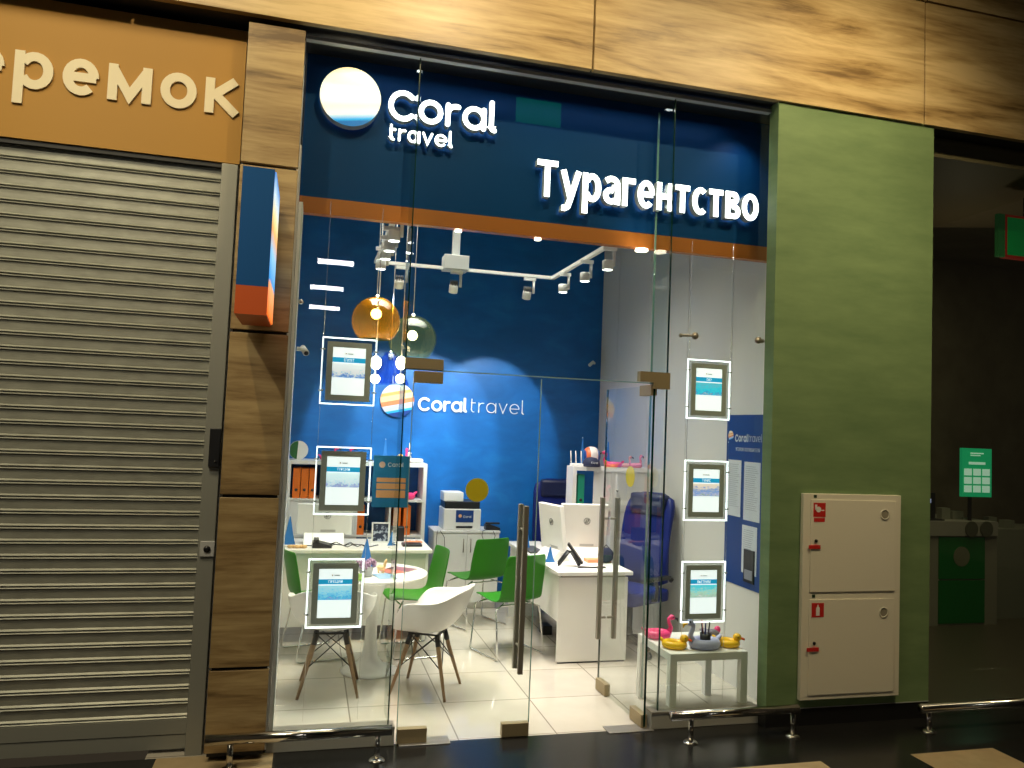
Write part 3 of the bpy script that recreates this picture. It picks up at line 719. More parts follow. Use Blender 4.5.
for i, (y, nm) in enumerate(((.62, 'nearest the glass'), (1.07, 'middle one of the three'), (1.58, 'farthest from the glass'))):
    spot('round white spotlight on the right arm of the track, '+nm, 1.92, y, SP)
for x, nm in ((.66, 'left end'), (1.10, 'middle'), (1.72, 'right end')):
    spot('small white spotlight aimed at the blue wall from the back rail, '+nm, x, 1.9, 112, math.radians(28), True, (x+.02, 3.4, 1.72), 47)
# little lamps at the foot of the fascia
for x, y, nm, q in ((.81, .2, 'left', 1), (1.31, .2, 'middle', 1), (2.005, .2, 'rightmost and largest', 2)):
    mb = MB(); mb.lathe([(0, .012), (.02*q, .012), (.021*q, 0), (0, 0)], n=20); o = mb.build('fascia_lamp', mat('fascia_lamp', (1, .8, .5), .4, emit=8, ecol=(1, .85, .65)), None, (x, y+.076, 2.8925)); tag(o, 'small round lamp under the orange stripe, the %s of the three' % nm, 'lamp')
light('fascia_glow', 'SPOT', (.46, .12, 2.80), .5, (1, .8, .5), (.46, .25, 2.95), spot=120, blend=1, radius=.02)  # unseen spot added for the glow on the stripe, left
light('fascia_glow', 'SPOT', (1.95, .12, 2.84), 1.6, (1, .9, .8), (1.95, .25, 3.0), spot=120, blend=1, radius=.02)  # unseen spot added for the glow on stripe and board, right
light('fascia_top_fill', 'AREA', (1.3, .12, 3.77), 1.6, (.9, .95, 1), (1.3, .2, 3.0), size=2.5, size_y=.04)  # unseen area light added to brighten the top of the sign board
light('fascia_glow', 'SPOT', (2.66, .04, 3.75), 4, (.9, .95, 1), (2.6, .25, 3.2), spot=110, blend=1, radius=.02)  # unseen spot added to brighten the board's right end

# ================================================================= PENDANTS
def pendant(name, label, x, y, z, r, m, kind='globe', bulbs=((0, 0),), energy=3):
    t = thing(name, label, 'pendant lamp', (x, y, z))
    mb = MB()
    if kind == 'globe':
        prof = [(r*math.sin(a), r*math.cos(a)) for a in [.12+i*(2.45-.12)/18 for i in range(19)]]
        mb.lathe(prof, m, 40); top = r
    else:
        mb.lathe([(.02, .13), (.05, .125), (.07, .08), (.12, -.05), (.16, -.13)], m, 36); top = .13
    mb.build('glass_shade', m, t, recalc=True)
    mb = MB(); mb.cyl((0, 0, top-.005), (0, 0, 3.885-z), .0025, n=6); mb.build('cord', M_WHITEP, t)
    mb = MB(); mb.cyl((0, 0, top-.06), (0, 0, top+.01), .018, n=14); mb.build('lamp_holder', M_CHROME, t)
    for bx, bz in bulbs:
        mb = MB(); mb.ball((bx, 0, bz), .038); mb.build('bulb', M_BULB, t)
    return t
pendant('pendant_lamp', 'amber glass globe pendant above the round table', .425, 1.3, 2.45, .172, M_AMBER, bulbs=((0, .05),))
pendant('pendant_lamp', 'smoky green glass globe pendant right of the amber one', .735, 1.66, 2.375, .185, M_SMOKE, bulbs=((0, .03),))
pendant('pendant_lamp', 'blue glass bell pendant below the amber globe', .615, 2.05, 2.17, .13, M_BLUEG, 'bell', ())
for x, z, nm in ((.448, 2.10, 'left of the blue bell shade'), (.632, 2.11, 'right of the blue bell shade')):
    t = thing('bare_bulb_pendant', 'bare glowing bulb pair hanging '+nm, 'pendant lamp', (x, 1.4, z))
    mb = MB(); mb.ball((0, 0, .058), (.040, .040, .050)); mb.build('bulb', M_BULB, t)
    mb = MB(); mb.ball((0, 0, -.058), (.036, .036, .034)); mb.build('bulb', M_BULB, t)
    mb = MB(); mb.cyl((0, 0, -.03), (0, 0, 3.885-z), .004, n=6); mb.build('cord', M_WHITEP, t)

# ================================================================= FURNITURE
def shelf_unit(name, label, loc, cols, rows, cell, depth, ch=None):
    ch = ch or cell
    t = thing(name, label, 'shelf', loc)
    th = .018; TH = .034; w = cols*cell+(cols-1)*th+2*TH; h = rows*ch+(rows-1)*th+2*TH
    mb = MB(); mb.box((0, 0, 0), (TH, depth, h)); mb.box((w-TH, 0, 0), (w, depth, h)); mb.box((TH, 0, 0), (w-TH, depth, TH)); mb.box((TH, 0, h-TH), (w-TH, depth, h)); mb.build('carcass', M_WHITE, t)
    for i in range(1, rows):
        z = TH+i*ch+(i-1)*th; mb = MB(); mb.box((TH, .002, z), (w-TH, depth-.002, z+th)); mb.build('shelf_board', M_WHITE, t)
    for i in range(1, cols):
        x = TH+i*cell+(i-1)*th; mb = MB()
        for j in range(rows):
            z = TH+j*(ch+th); mb.box((x, .004, z), (x+th, depth-.004, z+ch))
        mb.build('divider', M_WHITE, t)
    return t, w, h, lambda c, r: (loc[0]+TH+c*(cell+th), loc[1], loc[2]+TH+r*(ch+th))
cell = .287; cellh = .309
SL, SW, SH, cellL = shelf_unit('shelving_unit', 'white open cube shelving against the blue wall at left', (-.165, 3.02, 0), 4, 4, cell, .36, cellh)
def inset(c, r, label_part=None):
    x, y, z = cellL(c, r)
    mb = MB(); mb.box((x+.165+.002-0, 3.03-3.02, z+.002), (x+.165+cell-.002, 3.05-3.02, z+cellh-.002)); mb.build('door', M_WHITE, SL)
for c, r in ((0, 2), (0, 1), (1, 1), (0, 0), (1, 0), (1, 2)): inset(c, r)
def binder(label, x, y, z, m=M_BINDER, h=.27, w=.066, lean=0, dd=.24):
    t = thing('ring_binder', label, 'binder', (x, y, z), 0, 'ring binders on the shelves')
    mb = MB(); mb.box((0, 0, 0), (w, dd, h), bev=.004); mb.build('cover', m, t)
    mb = MB(); mb.cyl((w/2, -.002, .075), (w/2, .004, .075), .013, n=16); mb.build('finger_hole', M_BLACK, t)
    t.rotation_euler = (0, lean, 0); return t
def cbind(c, r, k, label, m=M_BINDER, off=.02):
    x, y, z = cellL(c, r); return binder(label, x+off+k*.072, y+.03, z+.0005, m)
for k, w_ in enumerate(('left', 'middle', 'right')):
    cbind(0, 3, k, 'orange ring binder, %s of three in the top left cube' % w_)
cbind(1, 3, 3, 'orange ring binder beside the middle left display', off=.0)
cbind(1, 2, 3, 'orange ring binder just above the left desk', off=-.005) if False else None
cbind(2, 2, 0, 'orange ring binder left of the picture frame, above the desk', off=.0)
cbind(3, 2, 0, 'orange ring binder, left of the two at the right end of the shelving', off=.03)
cbind(3, 2, 1, 'orange ring binder, right of the two at the right end of the shelving', off=.05)
cbind(3, 0, 0, 'orange ring binder, left of two in the lowest right cube', off=.03)
cbind(3, 0, 1, 'orange ring binder, right of two in the lowest right cube', off=.03)
cbind(3, 1, 0, 'dark blue ring binder in the right column above the lowest cube', M_NAVYH, off=.1)

# right-hand shelving (divider) with doors
SR, SW2, SH2, cellR = shelf_unit('shelving_unit', 'white shelving with closed doors behind the right desk', (2.205, 2.02, 0), 2, 4, .325, .17)
for c, r in ((1, 3), (1, 2), (1, 1), (1, 0), (0, 0), (0, 1)):
    x, y, z = cellR(c, r); mb = MB(); mb.box((x-2.205+.002, .006, z+.002), (x-2.205+.323, .022, z+.323)); d = mb.build('door', M_WHITE, SR)
    mb = MB(); mb.cyl((x-2.205+.03, -.012, z+.16), (x-2.205+.03, .006, z+.16), .009, n=12); mb.build('knob', M_STEEL, d)
mb = MB(); x, y, z = cellR(0, 3); mb.box((x-2.205+.16, .006, z+.002), (x-2.205+.323, .022, z+.323)); mb.build('door', M_WHITE, SR)
x, y, z = cellR(0, 3); binder('green ring binder at the top of the right-hand shelving', x+.02, y+.02, z+.0005, M_GBIND, .29, .06, dd=.14)

# printer cabinet
def low_cabinet(label, loc, w, h, dpt):
    t = thing('low_cabinet', label, 'cabinet', loc)
    mb = MB(); mb.box((0, .02, .06), (w, dpt, h-.02)); mb.box((.01, .04, 0), (w-.01, dpt-.01, .06)); mb.build('body', M_WHITE, t)
    mb = MB(); mb.box((-.008, -.005, h-.02), (w+.008, dpt, h), bev=.003); mb.build('top', M_WHITE, t)
    for i in range(2):
        mb = MB(); mb.box((i*w/2+.002, 0, .062), ((i+1)*w/2-.002, .0195, h-.024), bev=.002); d = mb.build('door', M_WHITE, t)
        xx = w/2+(-.035 if i == 0 else .035); mb = MB(); mb.cyl((xx, -.018, h-.20), (xx, -.018, h-.07), .005, n=8); mb.cyl((xx, -.018, h-.19), (xx, 0, h-.19), .004, n=6); mb.cyl((xx, -.018, h-.08), (xx, 0, h-.08), .004, n=6); mb.build('handle', M_BRUSH, d)
    return t
low_cabinet('white two-door cabinet under the printer against the blue wall', (1.20, 3.02, 0), .63, .735, .36)
t = thing('printer', 'white office printer with a blue front label on the low cabinet', 'printer', (1.29, 3.06, .736))
mb = MB(); mb.box((0, 0, 0), (.36, .30, .20), bev=.01); mb.build('body', M_WHITEP, t)
mb = MB(); mb.box((.01, .02, .201), (.35, .30, .27), bev=.008); mb.build('scanner_lid', M_BLACK, t)
mb = MB(); mb.box((.115, -.004, .075), (.285, -.0005, .19)); l = mb.build('front_label', M_POSTB, t)
word_obj('lettering', 'Coral', l, M_WHITE, .185, .12, .08, .2, -.0045, .001)
disc('sun_logo', .016, .001, mat('logo_small', (.8, .4, .2), .5), l, .155, -.0045, .135)
mb = MB(); mb.box((.12, -.003, .02), (.28, -.0005, .04)); mb.build('paper_slot', M_BLACK, t)
mb = MB(); mb.box((0, 0, 0), (.19, .22, .085), bev=.006); o = mb.build('paper_box', M_WHITEP, None, (1.285, 3.08, 1.007)); tag(o, 'small white box on top of the printer', 'box')
for pts, nm in ((((1.225, 3.0, .738), (1.215, 2.985, .66), (1.22, 2.985, .5), (1.27, 2.985, .45), (1.30, 2.985, .55), (1.29, 2.985, .68), (1.25, 3.0, .738)), 'black cable looping down the left door of the low cabinet'), (((1.70, 3.06, .739), (1.66, 3.0, .739), (1.65, 2.985, .70), (1.68, 2.985, .62), (1.76, 2.985, .62), (1.78, 2.985, .7), (1.76, 3.0, .739)), 'black cable hanging at the right of the low cabinet')):
    mb = MB(); mb.tube(pts, .003, n=6); tag(mb.build('cable', M_BLACK), nm, 'cable')
t = thing('telephone', 'small black phone on the right end of the low cabinet', 'phone', (1.71, 3.08, .736))
mb = MB(); mb.prism([(0, 0), (.14, 0), (.14, .02), (.03, .055), (0, .05)], .10, None, 'y', 0); mb.build('base', M_BLACK, t)
mb = MB(); mb.box((.0, .02, .052), (.14, .05, .072), bev=.006); mb.build('handset', M_BLACK, t)

# desks
def desk(name, label, loc, w, dpt, h, rz=0, end='both'):
    t = thing(name, label, 'desk', loc, rz)
    mb = MB(); mb.box((0, 0, h-.028), (w, dpt, h), bev=.004); mb.build('desktop', M_WHITE, t)
    mb = MB(); mb.box((.025, .03, 0), (.05, dpt-.03, h-.0285)); mb.build('end_panel', M_WHITE, t)
    mb = MB(); mb.box((w-.05, .03, 0), (w-.025, dpt-.03, h-.0285)); mb.build('end_panel', M_WHITE, t)
    mb = MB(); mb.box((.0505, .05, .12), (w-.0505, .068, h-.0285)); mb.build('modesty_panel', M_WHITE, t)
    return t
desk('desk', 'long white desk at the left in front of the shelving', (-.35, 1.98, 0), 1.37, .62, .72)
# right desk: runs into the shop; solid front cabinet at its near end
t = thing('desk', 'white desk running back behind the doors with a solid front end', 'desk', (1.835, 1.22, 0))
mb = MB(); mb.box((0, 0, .652), (.60, .79, .68), bev=.004); mb.box((0, .79, .652), (.32, 1.54, .68), bev=.004); mb.build('desktop', M_WHITE, t)
mb = MB(); mb.box((.03, .05, .012), (.58, .07, .63)); mb.build('front_panel', M_WHITE, t)
mb = MB(); mb.box((.03, .0705, .012), (.05, 1.5, .63)); mb.bm.free()
mb = MB(); mb.box((.035, .0705, .30), (.05, 1.48, .645)); mb.build('modesty_panel', M_WHITE, t)
mb = MB(); mb.box((.03, 1.485, 0), (.31, 1.505, .651)); mb.build('end_panel', M_WHITE, t)
mb = MB(); mb.box((.05, .052, .631), (.56, .068, .6515), M_BRUSH); mb.build('spacer', None, t)
mb = MB(); mb.box((.04, .052, 0), (.57, .068, .0118), M_BLACK); mb.build('foot', None, t)

def aio(label, loc, rz, w=.40, h=.27):
    # back faces -Y locally
    t = thing('desktop_computer', label, 'computer', loc, rz)
    q = Matrix.Translation((0, 0, .075)) @ Matrix.Rotation(math.radians(7), 4, 'X')
    mb = MB(); mb.box((-w/2, 0, 0), (w/2, .035, h), bev=.006, rot=q); b = mb.build('monitor', M_WHITEP, t)
    mb = MB(); mb.box((-w/2+.015, .0355, .03), (w/2-.015, .037, h-.015), rot=q); mb.build('screen', M_BLACK, b)
    mb = MB(); mb.box((-.03, -.0015, .02), (.09, -.0002, .04), rot=q); mb.build('port_panel', M_GREYL, b)
    # wedge stand
    mb = MB(); mb.prism([(-.10, .0), (.10, .0), (.035, .09), (.0, .09)], w*.72, None, 'x', -w*.36); mb.build('stand', M_WHITEP, t)
    c = MB(); r = .026
    c.tube([(r*math.cos(a)+.02, 0, r*math.sin(a)) for a in [2*PI*i/20 for i in range(20)]], .0022, n=6, closed=True)
    for x_ in (.012, .027): c.tube([(x_+.007, 0, .016), (x_-.007, 0, -.014)], .002, n=6)
    c.tube([(.008, 0, .0), (.016, 0, .004), (.013, 0, -.014)], .002, n=6); c.tube([(.024, 0, .016), (.036, 0, .012), (.030, 0, -.004)], .002, n=6)
    c = c.build('round_logo', mat('logo_grey', (.16, .16, .16), .5), b); c.location = (0, -.0, .075+h*.62); c.rotation_euler = (math.radians(7), 0, 0); c.location.y = -.003-h*.62*.12
    return t
aio('white computer with a round logo, back turned to the doors', (2.25, 1.84, .6805), math.radians(-4), .40, .37)
aio('white computer facing sideways at the left edge of the right desk', (1.965, 1.78, .6805), math.radians(-76), .34, .37)
aio('white computer on the left desk behind the displays', (.17, 2.30, .7205), 0, .44, .25)

# round tulip table
t = thing('round_table', 'white round pedestal table below the pendants', 'table', (.50, 1.285, 0))
mb = MB(); mb.lathe([(0, .655), (.34, .655), (.372, .668), (.375, .674), (.372, .68), (0, .68)], n=56); mb.build('tabletop', M_WHITE, t)
mb = MB(); mb.lathe([(0, .0), (.195, .0), (.197, .006), (.17, .018), (.10, .04), (.055, .10), (.042, .2), (.04, .35), (.05, .48), (.085, .58), (.14, .65), (0, .6545)], n=40); mb.build('pedestal', M_WHITE, t)

# armchairs
def armchair(label, loc, rz):
    # faces +Y
    t = thing('armchair', label, 'chair', loc, rz)
    SHh = .385
    def f(u, v):
        a = u*2*PI              # 0 = front (+Y)
        c = math.cos(a); s_ = math.sin(a)
        k = (1-c)/2             # 0 front .. 1 back
        R = .208+.032*abs(s_)
        rim = .005+.235*min(1, max(0, (k-.06)/.34))**1.3 if k < .5 else .24+(.145*(1-math.cos(PI*(k-.5)/.5))/2)
        rim = .005+.225*(1/(1+math.exp(-(k-.17)*20)))+.085*(1/(1+math.exp(-(k-.82)*14)))
        rr = R*(1-(1-v)**1.7)*(1+.10*v*v)
        z = rim*v**2.6-.006*(v**8)*(1-k)
        yoff = -.06*v**2.5*k*1.0
        wd = 1.0+.06*abs(s_)
        return Vector((rr*s_*wd, rr*c*1.0+yoff, SHh+z))
    mb = MB(); mb.grid(f, 48, 14, None, closeu=True)
    bmesh.ops.remove_doubles(mb.bm, verts=mb.bm.verts, dist=.0005)
    o = mb.build('seat_shell', M_WHITEP, t); solid(o, .008, 0); subsurf(o, 1)
    feet = [(-.185, -.185), (.185, -.185), (.185, .185), (-.185, .185)]
    for x, y in feet:
        mb = MB(); mb.tube([(x, y, 0), (x*.62, y*.62, .26), (x*.50, y*.50, .355)], [.009, .014, .014], n=12); l = mb.build('leg', M_LEGW, t)
        mb = MB(); mb.tube([(x*.56, y*.56, .31), (x*.47, y*.47, .378)], .0165, n=12); mb.build('leg_bracket', M_BLACK, l)
    mb = MB()
    for i in range(4):
        a = feet[i]; b = feet[(i+1) % 4]
        mb.tube([(a[0]*.78, a[1]*.78, .17), (b[0]*.47, b[1]*.47, .37)], .0035, n=6)
        mb.tube([(b[0]*.78, b[1]*.78, .17), (a[0]*.47, a[1]*.47, .37)], .0035, n=6)
    mb.build('wire_brace', M_BLACK, t)
    mb = MB(); mb.box((-.1, -.1, .372), (.1, -.085, .384)); mb.box((-.1, .085, .372), (.1, .1, .384)); mb.box((-.1, -.085, .374), (-.085, .085, .383)); mb.box((.085, -.085, .374), (.1, .085, .383)); mb.build('under_frame', M_BLACK, t)
    return t
A0 = armchair('white bucket armchair on wooden legs behind the lowest left display', (.215, .93, 0), math.radians(-3))
A1 = dup(A0, (.83, .84, 0), 'white bucket armchair on wooden legs just inside the closed door', math.radians(64), None)

# green chairs
def green_chair(label, loc, rz):
    t = thing('green_chair', label, 'chair', loc, rz)   # faces +Y
    prof = [(.20, .405), (.19, .418), (.15, .425), (.05, .415), (-.06, .405), (-.13, .41), (-.175, .44), (-.20, .50), (-.215, .58), (-.235, .68), (-.25, .76), (-.255, .775)]
    ws = [.165, .185, .195, .205, .21, .205, .198, .195, .195, .19, .18, .165]
    def f(u, v):
        k = u*(len(prof)-1); i = min(int(k), len(prof)-2); q = k-i
        y = prof[i][0]*(1-q)+prof[i+1][0]*q; z = prof[i][1]*(1-q)+prof[i+1][1]*q; w = ws[i]*(1-q)+ws[i+1]*q
        x = (v*2-1); back = max(0, min(1, (u-.45)/.2))
        return Vector((x*w, y+back*.03*x*x, z+(1-back)*.014*x*x))
    mb = MB(); mb.grid(f, 22, 12); o = mb.build('seat_shell', M_CHAIRG, t); solid(o, .010, 0); subsurf(o, 1)
    for s_ in (-1, 1):
        mb = MB(); mb.tube([(s_*.10, .10, .40), (s_*.20, .16, .36), (s_*.215, .19, .02), (s_*.215, .17, .007), (s_*.215, -.17, .007), (s_*.215, -.19, .02), (s_*.20, -.13, .36), (s_*.10, -.08, .39)], .007, n=8); mb.build('leg', M_CHROME, t)
    mb = MB(); mb.tube([(-.15, .13, .385), (.15, .13, .385)], .006, n=8); mb.tube([(-.15, -.10, .38), (.15, -.10, .38)], .006, n=8); mb.build('cross_bar', M_CHROME, t)
    return t
G0 = green_chair('green shell chair nearest the front end of the right desk', (1.575, 1.62, 0), math.radians(20))
dup(G0, (1.50, 2.48, 0), 'green shell chair in front of the printer cabinet', math.radians(24))
dup(G0, (.84, 1.72, 0), 'green shell chair behind the round table, facing left', math.radians(98))
dup(G0, (.13, 1.73, 0), 'green shell chair at the far left, seen side-on', math.radians(-75))

# office chairs
def office_chair(label, loc, rz):
    t = thing('office_chair', label, 'chair', loc, rz)   # faces +Y
    def f(u, v):
        a = v*2*PI; z = .50+u*.74
        w = .23+.015*math.sin(u*PI)-(.05*max(0, (u-.8)/.2)**2)
        th = .045+.012*math.sin(u*PI*3)
        y = -.20-.10*u+.05*math.sin(u*PI)
        k = 1 if 0 < u < 1 else .6
        cx, sx = math.cos(a), math.sin(a)
        return Vector((w*k*math.copysign(abs(cx)**.5, cx), y+th*k*math.copysign(abs(sx)**.8, sx)+.03*cx*cx, z))
    mb = MB(); mb.grid(f, 16, 28)
    mb.faces([f(0, j/28) for j in range(28)], [tuple(range(28))]); mb.faces([f(1, j/28) for j in range(28)], [tuple(range(28))])
    bmesh.ops.remove_doubles(mb.bm, verts=mb.bm.verts, dist=.0005)
    mb.build('backrest', M_NAVY, t)
    mb = MB(); mb.box((-.17, -.275, 1.06), (.17, -.17, 1.235), bev=.035); mb.build('headrest', M_NAVYH, t)
    mb = MB(); mb.box((-.24, -.20, .40), (.24, .27, .50), bev=.035); mb.build('seat', M_NAVY, t)
    for s_ in (-1, 1):
        mb = MB(); mb.tube([(s_*.20, .02, .43), (s_*.275, .02, .44), (s_*.29, .03, .54), (s_*.285, .05, .595)], .014, n=8)
        mb.box((s_*.285-.025, -.12, .59), (s_*.285+.025, .16, .62), bev=.01); mb.tube([(s_*.285, -.11, .605), (s_*.275, -.18, .58), (s_*.24, -.21, .56)], .014, n=8); mb.build('armrest', M_BLACK, t)
    mb = MB(); mb.cyl((0, 0, .10), (0, 0, .39), .028); mb.box((-.12, -.12, .375), (.12, .12, .40)); mb.build('gas_column', M_BLACK, t)
    for i in range(5):
        a = 2*PI*i/5+.3; mb = MB(); mb.tube([(0, 0, .10), (.28*math.cos(a), .28*math.sin(a), .075)], [.03, .018], n=10); l = mb.build('leg', M_BLACK, t)
        mb = MB(); mb.cyl((.28*math.cos(a)-.02*math.sin(a), .28*math.sin(a)+.02*math.cos(a), .027), (.28*math.cos(a)+.02*math.sin(a), .28*math.sin(a)-.02*math.cos(a), .027), .027); mb.build('caster', M_BLACK, l)
    return t
O0 = office_chair('navy high-backed office chair behind the computers at the far end of the right desk', (2.10, 2.98-.02, 0), math.radians(165))
dup(O0, (2.565, 1.57, 0), 'navy high-backed office chair between the right desk and the white wall', math.radians(118))
O0.location = (2.39, 2.88, 0); O0.rotation_euler = (0, 0, math.radians(172))

# low table by the glass
t = thing('low_table', 'low square white table inside the right glass pane', 'table', (2.175, .045, 0))
mb = MB(); mb.box((0, 0, .365), (.52, .48, .41), bev=.002); mb.build('tabletop', M_WHITE, t)
for x in (0, .475):
    for y in (0, .435):
        mb = MB(); mb.box((x, y, 0), (x+.045, y+.045, .3645)); mb.build('leg', M_WHITE, t)

# ================================================================= SMALL THINGS
def floatie(name, label, cat, loc, rz, sc, bodym, headm=None, beakm=M_BLACK, neck=True, ring=True, eye=True, group=None):
    # faces +X locally
    t = thing(name, label, cat, loc, rz, group)
    mb = MB()
    if ring: mb.tube([(.075*math.cos(a), .058*math.sin(a), .032) for a in [2*PI*i/24 for i in range(24)]], .031, n=12, closed=True)
    else: mb.ball((0, 0, .035), (.085, .055, .035))
    mb.ball((-.105, 0, .06), (.028, .016, .014), rot=Matrix.Rotation(.7, 3, 'Y'))
    b = mb.build('body', bodym, t)
    hm = headm or bodym
    mb = MB()
    if neck:
        mb.tube([(.085, 0, .04), (.105, 0, .085), (.088, 0, .125), (.085, 0, .15), (.105, 0, .168), (.125, 0, .160)], [.026, .017, .014, .015, .021, .017], n=12)
        hx, hz = .110, .163; mb.ball((hx, 0, hz), (.024, .02, .021)); bk = [(hx+.018, 0, hz-.002), (hx+.045, 0, hz-.010), (hx+.048, 0, hz-.03)]
    else:
        mb.ball((.08, 0, .085), (.036, .034, .034)); hx, hz = .08, .085; bk = [(hx+.028, 0, hz-.004), (hx+.062, 0, hz-.012)]
    mb.build('head', hm, t)
    mb = MB(); mb.tube(bk, [.010, .009, .003][:len(bk)], n=8); mb.build('beak', beakm, t)
    if eye:
        for s_ in (-1, 1):
            mb = MB(); mb.ball((hx+.010, s_*(.017 if neck else .028), hz+.008), .006, u=8, v=6); mb.build('eye', M_BLACK, t)
    t.scale = (sc, sc, sc); return t
M_BEAK = mat('orange_beak', (.85, .12, .02), .4)
g = 'inflatable drink holders'
F0 = floatie('flamingo_float', 'pink flamingo float with a black beak on the low table', 'toy', (2.255, .40, .4105), math.radians(-15), .82, M_PINK)
floatie('duck_float', 'yellow duck float left of the grey swan on the low table', 'toy', (2.26, .17, .4105), math.radians(-30), .74, M_YEL, beakm=M_BEAK, neck=False)
floatie('duck_float', 'yellow duck float at the right end of the low table', 'toy', (2.625, .17, .4105), math.radians(-35), .74, M_YEL, beakm=M_BEAK, neck=False)
floatie('swan_float', 'lilac grey swan float holding pens on the low table', 'toy', (2.455, .15, .4105), math.radians(185), .98, M_LILAC, beakm=M_YEL)
t = thing('pen_holder', 'black pen holder standing in the lilac swan float', 'pen holder', (2.46, .15, .4105))
mb = MB(); mb.lathe([(0, .0), (.03, .0), (.034, .09), (.03, .09), (.027, .005), (0, .005)], n=16); mb.build('cup', M_BLACK, t)
for i in range(6):
    a = i*1.05; mb = MB(); mb.cyl((.010*math.cos(a), .010*math.sin(a), .008), (.028*math.cos(a), .028*math.sin(a), .15+.008*(i % 3)), .004, n=8); mb.build('pen', (M_BLACK, M_WHITEP, M_RED, M_BLACK, M_NAVY, M_BLACK)[i], t)
t = thing('toy_plane', 'small grey inflatable toy lying behind the right duck float', 'toy', (2.60, .33, .4105), math.radians(200))
mb = MB(); mb.ball((0, 0, .035), (.075, .03, .03)); mb.ball((.05, 0, .06), (.03, .05, .014)); mb.build('body', mat('grey_vinyl', (.22, .2, .24), .4), t)
mb = MB(); mb.ball((-.06, 0, .055), (.022, .02, .025)); mb.build('tail', M_PINK, t)

# on top of left shelving
zt = SH+.0005
t = thing('round_plaque', 'round white and green plaque on the top left of the shelving', 'ornament', (-.075, 3.12, zt))
disc('plate', .085, .02, M_WHITEP, t, 0, 0, .088)
mb = MB(); pts = [(.083*math.cos(a), .088+.083*math.sin(a)) for a in [PI*.52+i*PI*.93/14 for i in range(15)]]; mb.prism(pts, .002, None, 'y', -.0225); mb.build('green_print', mat('leaf_green', (.02, .12, .03), .5), t)
mb = MB(); mb.box((-.03, -.02, 0), (.03, .03, .005)); mb.build('stand', M_WHITEP, t)
floatie('flamingo_float', 'left of two small pink flamingos peeping over the middle left display', 'toy', (.19, 3.12, zt), 0, .72, M_PINK)
floatie('flamingo_float', 'right of two small pink flamingos peeping over the middle left display', 'toy', (.33, 3.12, zt), 0, .72, M_PINK)
floatie('duck_float', 'small yellow duck on the shelving above the opening hours panel', 'toy', (.80, 3.12, zt), 0, .7, M_YEL, M_YEL, M_BEAK, False)
x, y, z = cellL(3, 3); floatie('flamingo_float', 'pink flamingo in the top right cube of the left shelving', 'toy', (x+.13, y+.1, z+.0005), PI, .95, M_PINK)
t = thing('toy_unicorn', 'white unicorn float at the right end of the shelving top', 'toy', (1.0, 3.14, zt))
mb = MB(); mb.tube([(.06*math.cos(a), .05*math.sin(a), .022) for a in [2*PI*i/20 for i in range(20)]], .021, n=10, closed=True); mb.build('body', M_WHITEP, t)
mb = MB(); mb.tube([(-.05, 0, .03), (-.06, 0, .08), (-.045, 0, .10)], [.02, .016, .015], n=10); mb.build('head', M_WHITEP, t)
mb = MB(); mb.tube([(-.055, 0, .11), (-.06, 0, .19)], [.010, .002], n=8); mb.build('horn', M_WHITEP, t)
t = thing('pink_figurine', 'thin pink upright toy between the duck and the unicorn', 'toy', (.915, 3.12, zt))
mb = MB(); mb.lathe([(0, 0), (.02, 0), (.012, .03), (.01, .1), (.014, .13), (0, .145)], n=12); mb.build('body', M_PINK, t)

def pennant(label, loc, h=.20, w=.09, rz=0, double=False):
    t = thing('table_pennant', label, 'pennant', loc, rz, 'small blue pennants on stands')
    mb = MB(); mb.lathe([(0, 0), (.028, 0), (.026, .008), (0, .01)], n=16); mb.cyl((0, 0, .008), (0, 0, h+.03), .0025, n=6); mb.build('stand', M_WHITEP, t)
    mb = MB(); mb.prism([(-w/2, .02), (w/2, .02), (w*.30, h*.45), (.004, h+.02), (-.004, h+.02), (-w*.30, h*.45)], .003, None, 'y', -.007); mb.build('flag', M_PENN, t)
    return t
pennant('blue pennant hanging at the far left beside the pillar', (-.10, 2.12, .7205), .22, .10)
pennant('blue pennant on the round table beside the lavender pot', (.445, 1.34, .6805), .20, .115)
pennant('blue pennant on the left desk behind the round table', (.70, 2.08, .7205), .11, .07)
pennant('blue pennant hanging at the back edge of the shelving top', (.72, 3.2, zt), .19, .055)
pennant('blue pennant leaning at the left edge of the right desk', (1.865, 1.52, .6805), .12, .085)
pennant('tall blue pennant beside the black phone on the right desk', (1.872, 2.25, .6805), .25, .08)
pennant('blue pennant beside the router on the right shelving', (2.345, 2.2, SH2+.0005), .22, .045)
pennant('dark blue pennant beside the cap on the right shelving', (2.585, 2.2, SH2+.0005), .20, .05)

# round table things
t = thing('lavender_pot', 'pot of dried lavender on the round table', 'plant', (.43, 1.12, .6805))
mb = MB(); mb.lathe([(0, 0), (.04, 0), (.05, .06), (.045, .06), (0, .055)], n=20); mb.build('pot', M_GREYL, t)
mb = MB(); rnd = random.Random(5)
for i in range(90):
    a = rnd.random()*2*PI; r = rnd.random()**.5*.065; h = .065+rnd.random()*.045
    mb.ball((r*math.cos(a), r*math.sin(a), h), (.008, .008, .011), u=6, v=5)
mb.build('flowers', M_FLOW, t)
t = thing('toy_giraffe', 'small yellow toy beside the lavender on the round table', 'toy', (.545, 1.25, .6805))
mb = MB(); mb.ball((0, 0, .035), (.03, .018, .02)); mb.tube([(.02, 0, .04), (.03, 0, .08), (.04, 0, .085)], [.012, .008, .011], n=8)
for sx in (-.018, .018):
    for sy in (-.01, .01): mb.cyl((sx, sy, 0), (sx, sy, .03), .005, n=6)
mb.build('body', mat('pale_yellow', (.85, .6, .3), .5), t)
